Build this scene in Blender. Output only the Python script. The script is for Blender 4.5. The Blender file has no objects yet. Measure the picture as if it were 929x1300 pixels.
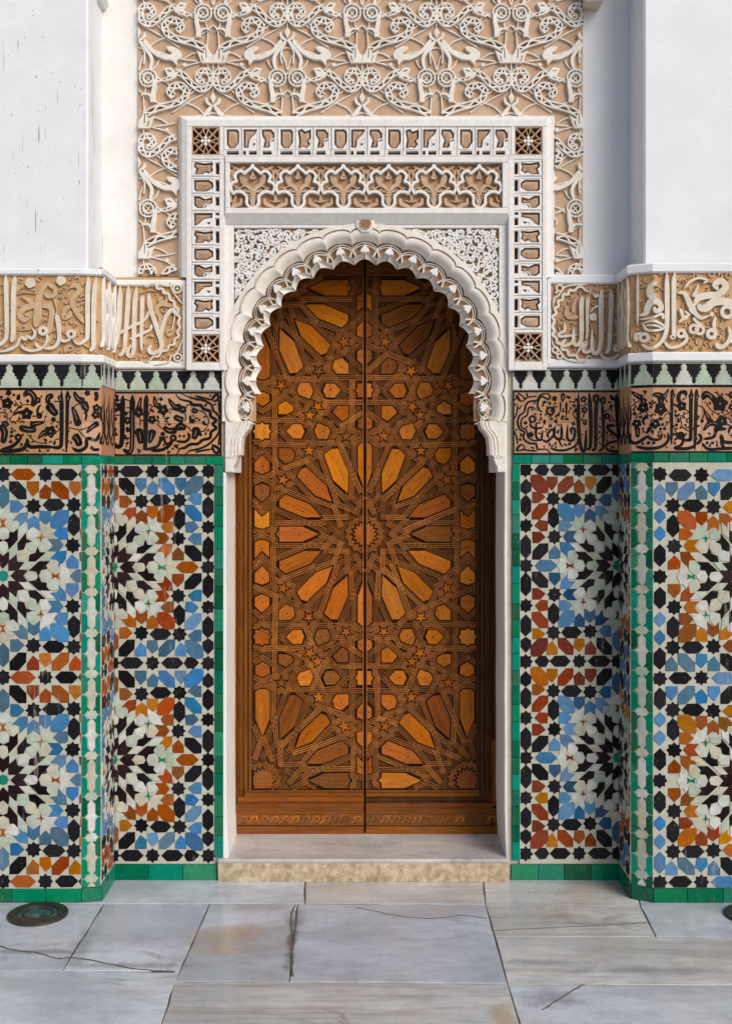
import bpy, math, random
from mathutils import Vector, Matrix
from mathutils.geometry import tessellate_polygon

scene = bpy.context.scene
RND = random.Random(11)
PI = math.pi

# ------------------------------------------------------------------ camera, light, exposure
# the wall of the door recess is the plane y = 0; the camera stands 4.5 m in front of it
CX, HZ, F, DC, HC = 464.5, 600.0, 1440.0, 4.5, 1.6156
cam_data = bpy.data.cameras.new("camera")
cam = bpy.data.objects.new("camera", cam_data)
scene.collection.objects.link(cam)
cam.location = (0, -DC, HC)
cam.rotation_euler = (PI / 2, 0, 0)
cam_data.sensor_width = 36
cam_data.lens = 36 * F / 1300
cam_data.shift_y = -50 / 1300
cam_data.clip_end = 2000
scene.camera = cam

SUN_EL, SUN_AZ = math.radians(34), math.radians(142)   # azimuth from +Y towards +X
world = bpy.data.worlds.new("World")
scene.world = world
world.use_nodes = True
wn = world.node_tree
bg = wn.nodes["Background"]
sky = wn.nodes.new("ShaderNodeTexSky")
sky.sky_type = 'NISHITA'
sky.sun_disc = False
sky.sun_elevation = SUN_EL
sky.sun_rotation = SUN_AZ
sky.air_density = 1.0
sky.dust_density = 3.0
sky.ozone_density = 1.0
wn.links.new(sky.outputs[0], bg.inputs[0])
bg.inputs[1].default_value = 0.086
sun_data = bpy.data.lights.new("sun", 'SUN')
sun_data.energy = 1.78
sun_data.angle = math.radians(38)
sun_data.color = (1.0, 0.99, 0.975)
sun = bpy.data.objects.new("sun", sun_data)
scene.collection.objects.link(sun)
sd = Vector((math.sin(SUN_AZ) * math.cos(SUN_EL), math.cos(SUN_AZ) * math.cos(SUN_EL), math.sin(SUN_EL)))
sun.rotation_euler = sd.to_track_quat('Z', 'Y').to_euler()
sun.location = sd * 20
scene.view_settings.view_transform = 'Standard'
scene.view_settings.look = 'None'
scene.view_settings.gamma = 1
scene.view_settings.exposure = 0.28


# ------------------------------------------------------------------ coordinates
def S(y):
    return F / (DC + y)


def plane(y0):
    """a map from photo-measured coordinates on the upright plane y = y0; h stands out of it"""
    s = S(y0)
    return lambda px, py, h=0.0: Vector(((px - CX) / s, y0 - h, HC - (py - HZ) / s))


YP, YR, YD = -0.24, 0.0, 0.303        # pier face, recess wall, door
XL, XR = (128 - CX) / S(YP), (803 - CX) / S(YP)
CHL, CHR = 0.018, 0.043               # how far the pier corners are turned back


def pier_left(px, py, h=0.0):
    s = S(YP)
    y = YP + max(0.0, (px - 104) / 24.0) * CHL
    return Vector(((px - CX) / s, y - h, HC - (py - HZ) / s))


def pier_right(px, py, h=0.0):
    s = S(YP)
    y = YP + max(0.0, (828 - px) / 25.0) * CHR
    return Vector(((px - CX) / s, y - h, HC - (py - HZ) / s))


def reveal_left(d, py, h=0.0):
    return Vector((XL + h, -d / 320.0, HC - (py - HZ) / 320.0))


def reveal_right(d, py, h=0.0):
    return Vector((XR - h, -d / 320.0, HC - (py - HZ) / 320.0))


recess = plane(YR)
door_map = plane(YD)


def floor_pt(px, py, z=0.0):
    d = F * HC / (py - HZ)
    return Vector(((px - CX) * d / F, d - DC, z))


# ------------------------------------------------------------------ objects
COL = scene.collection
WM = {}


def tag(o, label=None, cat=None, group=None, kind=None):
    if label: o["label"] = label
    if cat: o["category"] = cat
    if group: o["group"] = group
    if kind: o["kind"] = kind
    return o


def empty(name, loc, label, cat, group=None):
    o = bpy.data.objects.new(name, None)
    o.empty_display_size = 0.1
    o.location = loc
    WM[o.name] = Matrix.Translation(Vector(loc))
    COL.objects.link(o)
    return tag(o, label, cat, group)


class MB:
    def __init__(self):
        self.v, self.f, self.m = [], [], []

    def add(self, verts, faces, mi=0):
        b = len(self.v)
        self.v += [Vector(p) for p in verts]
        for f in faces:
            self.f.append([b + i for i in f])
            self.m.append(mi)

    def prism(self, poly, fm, h0, h1, bev=0.0, mi=0, side=None, bh=None):
        """poly in photo units, from height h0 to h1 off the surface, top edge chamfered by bev"""
        poly = orient(clean(poly))
        n = len(poly)
        if n < 3: return
        if side is None: side = mi
        vs = [fm(x, y, h0) for x, y in poly]
        if bev > 0:
            inn = inset(poly, bev)
            if bh is None: bh = min(bev / 330.0, abs(h1 - h0) * .8)
            vs += [fm(x, y, h1 - bh) for x, y in poly] + [fm(x, y, h1) for x, y in inn]
            rings = 3
        else:
            vs += [fm(x, y, h1) for x, y in poly]
            rings = 2
        sf = []
        for r in range(rings - 1):
            for i in range(n):
                j = (i + 1) % n
                sf.append((r * n + i, r * n + j, (r + 1) * n + j, (r + 1) * n + i))
        self.add(vs, sf, side)
        b = len(self.v) - n
        self.f.append([b + i for i in range(n)])
        self.m.append(mi)

    def ribbon(self, pts, ws, fm, h0, h1, bev=.5, mi=0, close=False):
        n = len(pts)
        if n < 2: return
        L, Rr = offsets(pts, ws, close)
        vs = []
        for i in range(n):
            (lx, ly), (rx, ry) = L[i], Rr[i]
            w = max(1e-6, math.hypot(lx - rx, ly - ry))
            b = min(bev, w * .4) / w
            ax, ay = lx + (rx - lx) * b, ly + (ry - ly) * b
            cx, cy = rx + (lx - rx) * b, ry + (ly - ry) * b
            bh = min(bev / 330.0, (h1 - h0) * .7)
            vs += [fm(lx, ly, h0), fm(lx, ly, h1 - bh), fm(ax, ay, h1), fm(cx, cy, h1), fm(rx, ry, h1 - bh), fm(rx, ry, h0)]
        fs = []
        for i in range(n if close else n - 1):
            j = (i + 1) % n
            for k in range(5):
                fs.append((i * 6 + k, i * 6 + k + 1, j * 6 + k + 1, j * 6 + k))
        if not close:
            fs.append((0, 1, 2, 3, 4, 5))
            e = (n - 1) * 6
            fs.append((e + 5, e + 4, e + 3, e + 2, e + 1, e))
        self.add(vs, fs, mi)

    def lanes(self, p, q, prof, fm, mis):
        """straight moulding from p to q; prof = [(offset across, height)], mis = material of each strip"""
        dx, dy = q[0] - p[0], q[1] - p[1]
        l = math.hypot(dx, dy)
        nx, ny = -dy / l, dx / l
        n = len(prof)
        vs = [fm(p[0] + nx * u, p[1] + ny * u, h) for u, h in prof] + [fm(q[0] + nx * u, q[1] + ny * u, h) for u, h in prof]
        for k in range(n - 1):
            pass
        b = len(self.v)
        self.v += vs
        for k in range(n - 1):
            self.f.append([b + k, b + k + 1, b + n + k + 1, b + n + k]); self.m.append(mis[k])
        self.f.append([b + k for k in range(n)]); self.m.append(mis[0])
        self.f.append([b + n + n - 1 - k for k in range(n)]); self.m.append(mis[0])

    def box(self, a, b, mi=0):
        x0, y0, z0 = a; x1, y1, z1 = b
        self.add([(x0, y0, z0), (x1, y0, z0), (x1, y1, z0), (x0, y1, z0), (x0, y0, z1), (x1, y0, z1), (x1, y1, z1), (x0, y1, z1)],
                 [(0, 3, 2, 1), (4, 5, 6, 7), (0, 1, 5, 4), (1, 2, 6, 5), (2, 3, 7, 6), (3, 0, 4, 7)], mi)

    def plate(self, outer, holes, fm, h0, h1, mi=0):
        """flat plate with openings"""
        loops = [orient(outer)] + [list(reversed(orient(h))) for h in holes]
        flat = [p for lp in loops for p in lp]
        tris = tessellate_polygon([[Vector((x, y, 0)) for x, y in lp] for lp in loops])
        n = len(flat)
        self.add([fm(x, y, h1) for x, y in flat] + [fm(x, y, h0) for x, y in flat], [tuple(t) for t in tris], mi)
        b = len(self.v) - 2 * n
        k = 0
        for lp in loops:
            m = len(lp)
            for i in range(m):
                j = (i + 1) % m
                self.f.append([b + k + i, b + k + j, b + n + k + j, b + n + k + i]); self.m.append(mi)
            k += m

    def build(self, name, mats, parent=None, angle=None, smooth=False, label=None, kind=None):
        if not self.v: return None
        lo = Vector([min(v[i] for v in self.v) for i in range(3)])
        hi = Vector([max(v[i] for v in self.v) for i in range(3)])
        M = Matrix.Translation((lo + hi) / 2)
        if angle is not None: M = M @ Matrix.Rotation(angle, 4, 'Y')
        Mi = M.inverted()
        me = bpy.data.meshes.new(name)
        me.from_pydata([Mi @ v for v in self.v], [], self.f)
        if not isinstance(mats, (list, tuple)): mats = [mats]
        for mt in mats: me.materials.append(mt)
        me.polygons.foreach_set("material_index", self.m)
        if smooth: me.polygons.foreach_set("use_smooth", [True] * len(self.f))
        o = bpy.data.objects.new(name, me)
        o.matrix_basis = M
        COL.objects.link(o)
        WM[o.name] = M
        if parent is not None:
            o.parent = parent
            o.matrix_parent_inverse = WM[parent.name].inverted()
        return tag(o, label, kind=kind)


# ------------------------------------------------------------------ plane geometry
def area(p):
    return sum(p[i][0] * p[(i + 1) % len(p)][1] - p[(i + 1) % len(p)][0] * p[i][1] for i in range(len(p))) / 2


def orient(p):
    return list(p) if area(p) > 0 else list(reversed(p))


def clean(p, eps=.02):
    out = []
    for q in p:
        if not out or abs(q[0] - out[-1][0]) + abs(q[1] - out[-1][1]) > eps: out.append(q)
    if len(out) > 1 and abs(out[0][0] - out[-1][0]) + abs(out[0][1] - out[-1][1]) <= eps: out.pop()
    return out


def inset(p, d):
    """move the outline of a positively oriented polygon inwards by d"""
    n = len(p); out = []
    for i in range(n):
        a, b, c = p[i - 1], p[i], p[(i + 1) % n]
        e1 = (b[0] - a[0], b[1] - a[1]); e2 = (c[0] - b[0], c[1] - b[1])
        l1 = math.hypot(*e1) or 1; l2 = math.hypot(*e2) or 1
        n1 = (-e1[1] / l1, e1[0] / l1); n2 = (-e2[1] / l2, e2[0] / l2)
        k = 1 + n1[0] * n2[0] + n1[1] * n2[1]
        k = max(k, .35)
        out.append((b[0] + d * (n1[0] + n2[0]) / k, b[1] + d * (n1[1] + n2[1]) / k))
    return out


def offsets(pts, ws, close=False):
    n = len(pts); L = []; Rr = []
    for i in range(n):
        a = pts[(i - 1) % n] if (close or i > 0) else pts[i]
        c = pts[(i + 1) % n] if (close or i < n - 1) else pts[i]
        dx, dy = c[0] - a[0], c[1] - a[1]
        l = math.hypot(dx, dy) or 1
        w = (ws[i] if isinstance(ws, (list, tuple)) else ws) / 2
        nx, ny = -dy / l * w, dx / l * w
        L.append((pts[i][0] + nx, pts[i][1] + ny)); Rr.append((pts[i][0] - nx, pts[i][1] - ny))
    return L, Rr


def smooth(pts, k=4, close=False):
    """Catmull-Rom through the points"""
    n = len(pts)
    if n < 3 and not close:
        (x0, y0), (x1, y1) = pts
        return [(x0 + (x1 - x0) * i / k, y0 + (y1 - y0) * i / k) for i in range(k + 1)]
    out = []
    for i in range(n if close else n - 1):
        if close: p0, p1, p2, p3 = pts[i - 1], pts[i], pts[(i + 1) % n], pts[(i + 2) % n]
        else: p0, p1, p2, p3 = pts[max(0, i - 1)], pts[i], pts[i + 1], pts[min(n - 1, i + 2)]
        for j in range(k):
            t = j / k
            out.append(tuple(.5 * (2 * p1[c] + (p2[c] - p0[c]) * t + (2 * p0[c] - 5 * p1[c] + 4 * p2[c] - p3[c]) * t * t
                                   + (3 * p1[c] - p0[c] - 3 * p2[c] + p3[c]) * t ** 3) for c in (0, 1)))
    if not close: out.append(pts[-1])
    return out


def clip_half(p, ax, lim, keep_less):
    out = []
    n = len(p)
    ins = lambda q: (q[ax] <= lim) if keep_less else (q[ax] >= lim)
    for i in range(n):
        a, b = p[i], p[(i + 1) % n]
        ia, ib = ins(a), ins(b)
        if ia: out.append(a)
        if ia != ib:
            t = (lim - a[ax]) / (b[ax] - a[ax])
            out.append((a[0] + (b[0] - a[0]) * t, a[1] + (b[1] - a[1]) * t))
    return out


def clip_rect(p, r):
    for ax, lim, kl in ((0, r[0], False), (0, r[2], True), (1, r[1], False), (1, r[3], True)):
        p = clip_half(p, ax, lim, kl)
        if len(p) < 3: return []
    return clean(p)


def circle(x, y, r, n=16, ph=0.0, ry=None):
    return [(x + r * math.cos(2 * PI * i / n + ph), y + (ry or r) * math.sin(2 * PI * i / n + ph)) for i in range(n)]


def star(x, y, ro, ri, n, ph=0.0):
    return [(x + (ro if i % 2 == 0 else ri) * math.cos(PI * i / n + ph), y + (ro if i % 2 == 0 else ri) * math.sin(PI * i / n + ph)) for i in range(2 * n)]


def rect(x0, y0, x1, y1):
    return [(x0, y0), (x1, y0), (x1, y1), (x0, y1)]


# ------------------------------------------------------------------ materials
def lin(c):
    return tuple(((v / 255) / 12.92 if v / 255 <= .04045 else ((v / 255 + .055) / 1.055) ** 2.4) for v in c)


class NT:
    def __init__(self, name):
        self.mat = bpy.data.materials.new(name)
        self.mat.use_nodes = True
        self.t = self.mat.node_tree
        self.b = self.t.nodes["Principled BSDF"]

    def n(self, kind, **kw):
        nd = self.t.nodes.new(kind)
        for k, v in kw.items():
            if k.startswith("i_"):
                key = k[2:]
                key = int(key) if key.isdigit() else key
                self.set(nd.inputs[key], v)
            else: setattr(nd, k, v)
        return nd

    def set(self, sock, v):
        if isinstance(v, bpy.types.NodeSocket): self.t.links.new(v, sock)
        else:
            try: sock.default_value = v
            except Exception: sock.default_value = tuple(v) + (1,)

    def coords(self, scale=(1, 1, 1), world=False):
        oi = self.n("ShaderNodeObjectInfo")
        tc = self.n("ShaderNodeTexCoord")
        if world:
            g = self.n("ShaderNodeNewGeometry")
            src = g.outputs["Position"]
        else: src = tc.outputs["Object"]
        mp = self.n("ShaderNodeMapping")
        self.set(mp.inputs["Vector"], src)
        mp.inputs["Scale"].default_value = scale
        if not world:
            mu = self.n("ShaderNodeMath", operation='MULTIPLY', i_0=oi.outputs["Random"], i_1=57.0)
            cb = self.n("ShaderNodeCombineXYZ", i_0=mu.outputs[0], i_1=mu.outputs[0], i_2=mu.outputs[0])
            self.set(mp.inputs["Location"], cb.outputs[0])
        return mp.outputs[0], oi.outputs["Random"]

    def noise(self, vec, scale, detail=4.0, rough=.55, dist=0.0):
        nd = self.n("ShaderNodeTexNoise", i_Vector=vec, i_Scale=scale, i_Detail=detail, i_Roughness=rough, i_Distortion=dist)
        return nd.outputs["Fac"]

    def ramp(self, fac, a, b, lo=0.0, hi=1.0):
        nd = self.n("ShaderNodeMapRange", i_Value=fac)
        nd.inputs["From Min"].default_value = a; nd.inputs["From Max"].default_value = b
        nd.inputs["To Min"].default_value = lo; nd.inputs["To Max"].default_value = hi
        return nd.outputs[0]

    def mix(self, fac, a, b, mode='MIX'):
        nd = self.n("ShaderNodeMix", data_type='RGBA', blend_type=mode)
        self.set(nd.inputs[0], fac); self.set(nd.inputs[6], a); self.set(nd.inputs[7], b)
        return nd.outputs[2]

    def math(self, op, a, b=0.0):
        return self.n("ShaderNodeMath", operation=op, i_0=a, i_1=b).outputs[0]

    def hsv(self, col, rnd, dh=0.0, ds=0.0, dv=0.0):
        h = self.ramp(rnd, 0, 1, .5 - dh, .5 + dh)
        r2 = self.math('FRACT', self.math('MULTIPLY', rnd, 7.31))
        r3 = self.math('FRACT', self.math('MULTIPLY', rnd, 13.7))
        nd = self.n("ShaderNodeHueSaturation", i_Hue=h, i_Saturation=self.ramp(r2, 0, 1, 1 - ds, 1 + ds), i_Value=self.ramp(r3, 0, 1, 1 - dv, 1 + dv))
        self.set(nd.inputs["Color"], col)
        return nd.outputs[0]

    def bump(self, height, strength, dist=.002):
        nd = self.n("ShaderNodeBump", i_Height=height)
        nd.inputs["Strength"].default_value = strength
        nd.inputs["Distance"].default_value = dist
        self.t.links.new(nd.outputs[0], self.b.inputs["Normal"])

    def done(self, col, rough, spec=.5, metal=0.0):
        self.set(self.b.inputs["Base Color"], col)
        self.set(self.b.inputs["Roughness"], rough)
        self.b.inputs["Specular IOR Level"].default_value = spec
        self.b.inputs["Metallic"].default_value = metal
        return self.mat


def glaze(name, c, dh=.012, ds=.12, dv=.3, rough=.22, chip=True, c2=None):
    m = NT(name)
    v, r = m.coords()
    n1 = m.noise(v, 38, 3)
    col = m.mix(m.ramp(n1, .3, .75), c, c2 or tuple(x * .72 for x in c))
    col = m.hsv(col, r, dh, ds, dv)
    if chip:
        n2 = m.noise(v, 260, 2, .6)
        n3 = m.noise(v, 30, 2)
        f = m.ramp(m.math('ADD', n2, m.math('MULTIPLY', n3, .35)), .915, .93)
        col = m.mix(f, col, (.52, .43, .33))
        nw, _ = m.coords((1, 1, .16), True)
        drip = m.ramp(m.math('MULTIPLY', m.noise(nw, 55, 3, .6), m.noise(nw, 7, 2)), .385, .46, 0, .3)
        col = m.mix(drip, col, (.5, .45, .38))
    n4 = m.noise(v, 60, 3)
    m.bump(m.math('ADD', m.math('MULTIPLY', n1, .7), m.math('MULTIPLY', n4, .3)), .35, .0025)
    return m.done(col, m.ramp(n4, .3, .7, rough * .7, rough * 1.5), .10)


def plaster(name, c, c2, sc=9, rough=.85, bump=.35, drips=0.0, world=True, fine=90):
    m = NT(name)
    v, r = m.coords(world=world)
    n1 = m.noise(v, sc, 5, .6)
    n2 = m.noise(v, fine, 4, .6)
    col = m.mix(m.ramp(n1, .35, .72), c, c2)
    col = m.mix(m.ramp(n2, .55, .8, 0, .35), col, tuple(x * .8 for x in c2))
    if not world: col = m.hsv(col, r, .004, .06, .06)
    if drips > 0:
        w, _ = m.coords((1, 1, .032), True)
        a = m.noise(w, 150, 2, .5)
        w2, _ = m.coords((1, 1, .55), True)
        b = m.noise(w2, 5.5, 3, .6)
        f = m.ramp(m.math('MULTIPLY', a, b), .372, .425, 0, drips)
        col = m.mix(f, col, (.10, .085, .07))
        sp = m.ramp(m.noise(w2, 80, 2, .5), .735, .755, 0, drips)
        col = m.mix(sp, col, (.12, .09, .07))
    wv, _ = m.coords((1, 1, .5), True)
    n3 = m.noise(wv, 2.6, 6, .68)
    col = m.mix(m.ramp(n3, .5, .72, 0, .22), col, tuple(x * .78 for x in c2))
    m.bump(m.math('ADD', n1, m.math('MULTIPLY', n2, .5)), bump, .003)
    return m.done(col, rough, .25)


def wood(name, c, c2, dv=.35, dh=.012, rough=.45, grain=1.0, knots=True, wear=.5):
    m = NT(name)
    v, r = m.coords((6, 90, 90))
    v2, _ = m.coords((1.5, 14, 14))
    n1 = m.noise(v, 2.6, 5, .65, .6)
    n2 = m.noise(v2, 4, 3)
    col = m.mix(m.ramp(n1, .36, .68), c, c2)
    col = m.mix(m.ramp(n2, .45, .75, 0, .5), col, tuple(x * .55 for x in c2))
    col = m.hsv(col, r, dh * .5, .018, dv)
    if knots:
        v3, _ = m.coords()
        k = m.ramp(m.noise(v3, 95, 1, .4), .745, .775)
        col = m.mix(k, col, tuple(x * .16 for x in c2))
    # grey weathering, most of it low on the door where rain and hands reach
    wv, _ = m.coords((1, 1, 1), True)
    g = m.n("ShaderNodeNewGeometry")
    sx = m.n("ShaderNodeSeparateXYZ", i_0=g.outputs["Position"])
    low = m.ramp(sx.outputs[2], .25, 1.25, 1.0, 0.15)
    f = m.math('MULTIPLY', m.ramp(m.noise(wv, 14, 5, .65), .46, .7, 0, wear), low)
    col = m.mix(f, col, (.13, .075, .042))
    v4, _ = m.coords((2.2, 60, 60))
    ck = m.ramp(m.noise(v4, 3.2, 3, .6), .66, .70, 0, .75)
    col = m.mix(ck, col, tuple(x * .18 for x in c2))
    m.bump(n1, .8 * grain, .002)
    return m.done(col, m.ramp(n1, .3, .7, rough * .9, rough * 1.35), .07)


STAINS = [(288, 1192, .17, .16, (.46, .29, .13), .6), (371, 1190, .022, .33, (.13, .13, .14), .85), (378, 1168, .05, .16, (.22, .22, .24), .5), (112, 1192, .05, .34, (.2, .22, .23), .55),
          (60, 1208, .30, .022, (.2, .2, .2), .6), (180, 1226, .30, .025, (.2, .2, .2), .6), (432, 1128, .12, .05, (.50, .40, .26), .4), (700, 1268, .13, .07, (.24, .23, .27), .7), (690, 1222, .22, .03, (.25, .25, .27), .6),
          (820, 1232, .40, .035, (.24, .24, .26), .6), (640, 1292, .05, .12, (.42, .26, .12), .6), (560, 1156, .12, .05, (.5, .38, .26), .4), (760, 1172, .30, .02, (.26, .27, .29), .5), (170, 1170, .2, .12, (.52, .55, .60), .5), (520, 1205, .3, .1, (.50, .52, .57), .45)]


def marble(name, c, c2, vein, band=0.0, stain=0.35):
    m = NT(name)
    v, r = m.coords((1, 2.2, 1))
    d = m.noise(v, 1.6, 6, .55, .5)
    n2 = m.noise(v, 9, 5, .6, .3)
    col = m.mix(m.ramp(d, .40, .60), c, c2)
    col = m.mix(m.ramp(n2, .42, .7, 0, .5), col, tuple(x * .8 for x in c2))
    e = m.math('ABSOLUTE', m.math('SUBTRACT', m.noise(v, .9, 5, .55, 1.2), .5))
    patch = m.ramp(m.noise(v, 2.3, 2), .45, .65)
    col = m.mix(m.math('MULTIPLY', m.ramp(e, 0, .012, .6, 0), patch), col, vein)
    if band > 0:
        vb, _ = m.coords((.5, 9, 1))
        b1 = m.noise(vb, 2.4, 5, .6, .4)
        col = m.mix(m.ramp(b1, .5, .66, 0, band), col, (.29, .25, .20))
        b2 = m.noise(vb, 5.5, 4, .6, .3)
        col = m.mix(m.ramp(b2, .56, .68, 0, band * .8), col, (.23, .23, .23))
    w, _ = m.coords(world=True)
    s1 = m.noise(w, 1.7, 4, .6)
    col = m.mix(m.ramp(s1, .57, .70, 0, stain), col, (.46, .30, .15))
    s2 = m.noise(w, 4.3, 6, .7)
    col = m.mix(m.ramp(s2, .52, .74, 0, .5), col, (.20, .21, .225))
    s3 = m.noise(w, 2.3, 5, .62)
    col = m.mix(m.ramp(s3, .5, .68, 0, .5), col, (.56, .57, .60))
    g1 = m.noise(w, 38, 5, .7)
    col = m.mix(m.ramp(g1, .5, .75, 0, .28), col, tuple(x * .6 for x in c2))
    g = m.n("ShaderNodeNewGeometry")
    br = m.noise(w, 11, 5, .7)
    for (px, py, rx, ry, tint, amt) in STAINS:
        ctr = floor_pt(px, py)
        df = m.n("ShaderNodeVectorMath", operation='SUBTRACT', i_0=g.outputs["Position"], i_1=ctr)
        sc_ = m.n("ShaderNodeVectorMath", operation='MULTIPLY', i_0=df.outputs[0], i_1=(1 / rx, 1 / ry, 0))
        ln = m.n("ShaderNodeVectorMath", operation='LENGTH', i_0=sc_.outputs[0])
        dd = m.math('ADD', ln.outputs["Value"], m.math('MULTIPLY', m.math('SUBTRACT', br, .5), 2.4))
        col = m.mix(m.ramp(dd, .25, 1.0, amt, 0), col, tint)
    sp = m.ramp(m.noise(w, 90, 2, .5), .735, .765, 0, .6)
    col = m.mix(sp, col, (.14, .12, .11))
    col = m.hsv(col, r, .004, .1, .07)
    m.bump(m.math('ADD', n2, m.math('MULTIPLY', d, .5)), .3, .002)
    return m.done(col, m.ramp(s2, .3, .7, .12, .34), .5)


WHITE = plaster("white_plaster", (.80, .79, .77), (.72, .71, .68), 7, bump=.22)
WHITE_STAINED = plaster("stained_white_plaster", (.775, .79, .815), (.70, .715, .74), 5, bump=.25, drips=.72)
WHITE_PLAIN = plaster("smooth_white_plaster", (.77, .785, .81), (.71, .72, .745), 4, bump=.15)
CARVED = plaster("carved_white_stucco", (.79, .78, .765), (.71, .67, .62), 40, bump=.3, fine=160)
ARCH = plaster("aged_arch_stucco", (.78, .75, .70), (.68, .61, .52), 24, bump=.3, fine=140)
CREAM = plaster("cream_stucco", (.72, .62, .50), (.58, .45, .32), 30, bump=.3, fine=140)
FLOOR_SLIT_SHADE = plaster("brown_floor_and_slit_shade", (.17, .095, .05), (.11, .06, .03), 40, bump=.4, fine=140)  # sunk ribbon floors, and strokes that put the shade of slits in colour
UPPER = plaster("weathered_relief_stucco", (.79, .755, .705), (.70, .63, .55), 18, bump=.35, fine=130)
LETTER = plaster("carved_letter_stucco", (.74, .68, .59), (.62, .52, .40), 26, bump=.3, fine=150)
TAN = plaster("tan_stucco_ground", (.50, .32, .19), (.40, .235, .13), 22, bump=.5, fine=140)
TAN_LIGHT = plaster("pale_tan_stucco", (.56, .395, .275), (.43, .275, .175), 11, bump=.5, fine=120)
OCHRE = plaster("ochre_stucco_ground", (.57, .365, .185), (.43, .24, .11), 24, bump=.5, fine=120)
OCHRE_LEAF = plaster("ochre_stucco_leaf", (.60, .42, .26), (.50, .33, .19), 30, bump=.4, fine=120)
UMBER = plaster("umber_recess", (.13, .06, .03), (.08, .035, .018), 40, bump=.3)
GROUT = plaster("mosaic_grout", (.50, .495, .42), (.42, .40, .32), 30, bump=.35, fine=200)
GROUT_DARK = plaster("dark_grout", (.44, .38, .30), (.33, .27, .2), 30, bump=.3)

G_BLACK = glaze("black_glaze", (.012, .012, .015), dv=.45, rough=.2)
G_BROWNBLACK = glaze("brown_black_glaze", (.014, .009, .010), dv=.4, rough=.22)
G_BLUE = [glaze("sky_blue_glaze", (.10, .235, .43), dv=.18, dh=.008), glaze("blue_glaze", (.05, .165, .31), dv=.2, dh=.008), glaze("slate_blue_glaze", (.07, .15, .225), dv=.25, dh=.008), glaze("strong_blue_glaze", (.06, .195, .41), dv=.2, dh=.008)]
G_DBLUE = [glaze("deep_blue_glaze", (.03, .085, .17), dv=.25)]
G_ORANGE = [glaze("burnt_orange_glaze", (.33, .075, .008), dv=.22, ds=.03), glaze("amber_glaze", (.40, .135, .01), dv=.2, ds=.03), glaze("rust_glaze", (.25, .05, .008), dv=.22, ds=.03), glaze("brown_orange_glaze", (.22, .07, .012), dv=.22, ds=.03)]
G_RED = [glaze("red_brown_glaze", (.19, .038, .018), dv=.22, ds=.03), glaze("rust_red_glaze", (.24, .05, .012), dv=.22, ds=.03), glaze("oxide_red_glaze", (.16, .035, .015), dv=.2, ds=.03)]
G_WHITE = [glaze("white_glaze", (.53, .57, .50), dv=.1, ds=.3), glaze("pale_green_glaze", (.44, .51, .415), dv=.1, ds=.2), glaze("cream_glaze", (.54, .51, .40), dv=.1), glaze("milk_glaze", (.60, .60, .56), dv=.1)]
G_PURPLE = [glaze("aubergine_glaze", (.026, .012, .015), dv=.35)]
G_GREEN = [glaze("green_glaze", (.006, .19, .095), dv=.3), glaze("deep_green_glaze", (.006, .13, .06), dv=.3), glaze("turquoise_green_glaze", (.008, .23, .16), dv=.2)]
G_SALMON = glaze("salmon_fired_tile", (.50, .27, .145), dv=.17, dh=.012, rough=.5, c2=(.41, .235, .15))
G_INK = glaze("black_glaze_lettering", (.012, .010, .010), dv=.3, rough=.25)

W_PANEL = [wood("amber_cedar", (.56, .170, .013), (.40, .102, .008), dv=.16), wood("honey_cedar", (.66, .24, .02), (.51, .15, .011), dv=.15), wood("red_cedar", (.45, .125, .012), (.30, .07, .008), dv=.16), wood("brown_cedar", (.27, .085, .013), (.17, .05, .009), dv=.18)]
W_STRAP = wood("strap_cedar", (.37, .135, .031), (.22, .07, .016), dv=.42, knots=False, wear=.65)
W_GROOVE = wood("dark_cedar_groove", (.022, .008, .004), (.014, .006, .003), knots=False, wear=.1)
W_SHADE_NAIL = wood("groove_shade_and_nail", (.014, .006, .004), (.010, .005, .003), knots=False, wear=.0)  # near-black rim: shade and dirt of the grooves put into colour; nail heads too
W_FRAME = wood("frame_cedar", (.30, .095, .015), (.18, .05, .009), dv=.2, knots=True)
W_BOARD = wood("board_cedar", (.17, .060, .015), (.095, .032, .008), dv=.2, knots=False)
W_FRAME_SHADED = wood("shaded_frame_cedar", (.10, .036, .012), (.058, .021, .008), dv=.25)  # frame cedar darkened, shade of the door's right side put into colour
MARBLE = [marble("grey_white_marble", (.63, .67, .73), (.42, .445, .485), (.17, .165, .17)), marble("warm_white_marble", (.67, .665, .65), (.49, .49, .48), (.24, .19, .14), band=.5), marble("blue_grey_marble", (.57, .61, .68), (.42, .45, .505), (.17, .17, .18))]
STEP_TOP = marble("worn_step_marble", (.66, .63, .60), (.48, .455, .43), (.25, .22, .2))
STEP_FRONT = plaster("ochre_worn_stone", (.60, .50, .35), (.27, .19, .11), 34, bump=1.0, fine=110)
JOINT = plaster("dark_joint_mortar", (.085, .07, .06), (.17, .14, .115), 12, bump=.6)
BRONZE = NT("dark_bronze")
_v, _r = BRONZE.coords(world=True)
_n = BRONZE.noise(_v, 60, 4)
BRONZE.bump(_n, .3, .001)
BRONZE = BRONZE.done(BRONZE.mix(_n, (.05, .055, .055), (.11, .09, .07)), .42, .5, .75)
LENS = NT("dark_lamp_glass")
_v, _r = LENS.coords(world=True)
LENS = LENS.done(LENS.mix(LENS.noise(_v, 40), (.02, .05, .055), (.05, .10, .11)), .08, .6)

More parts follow.
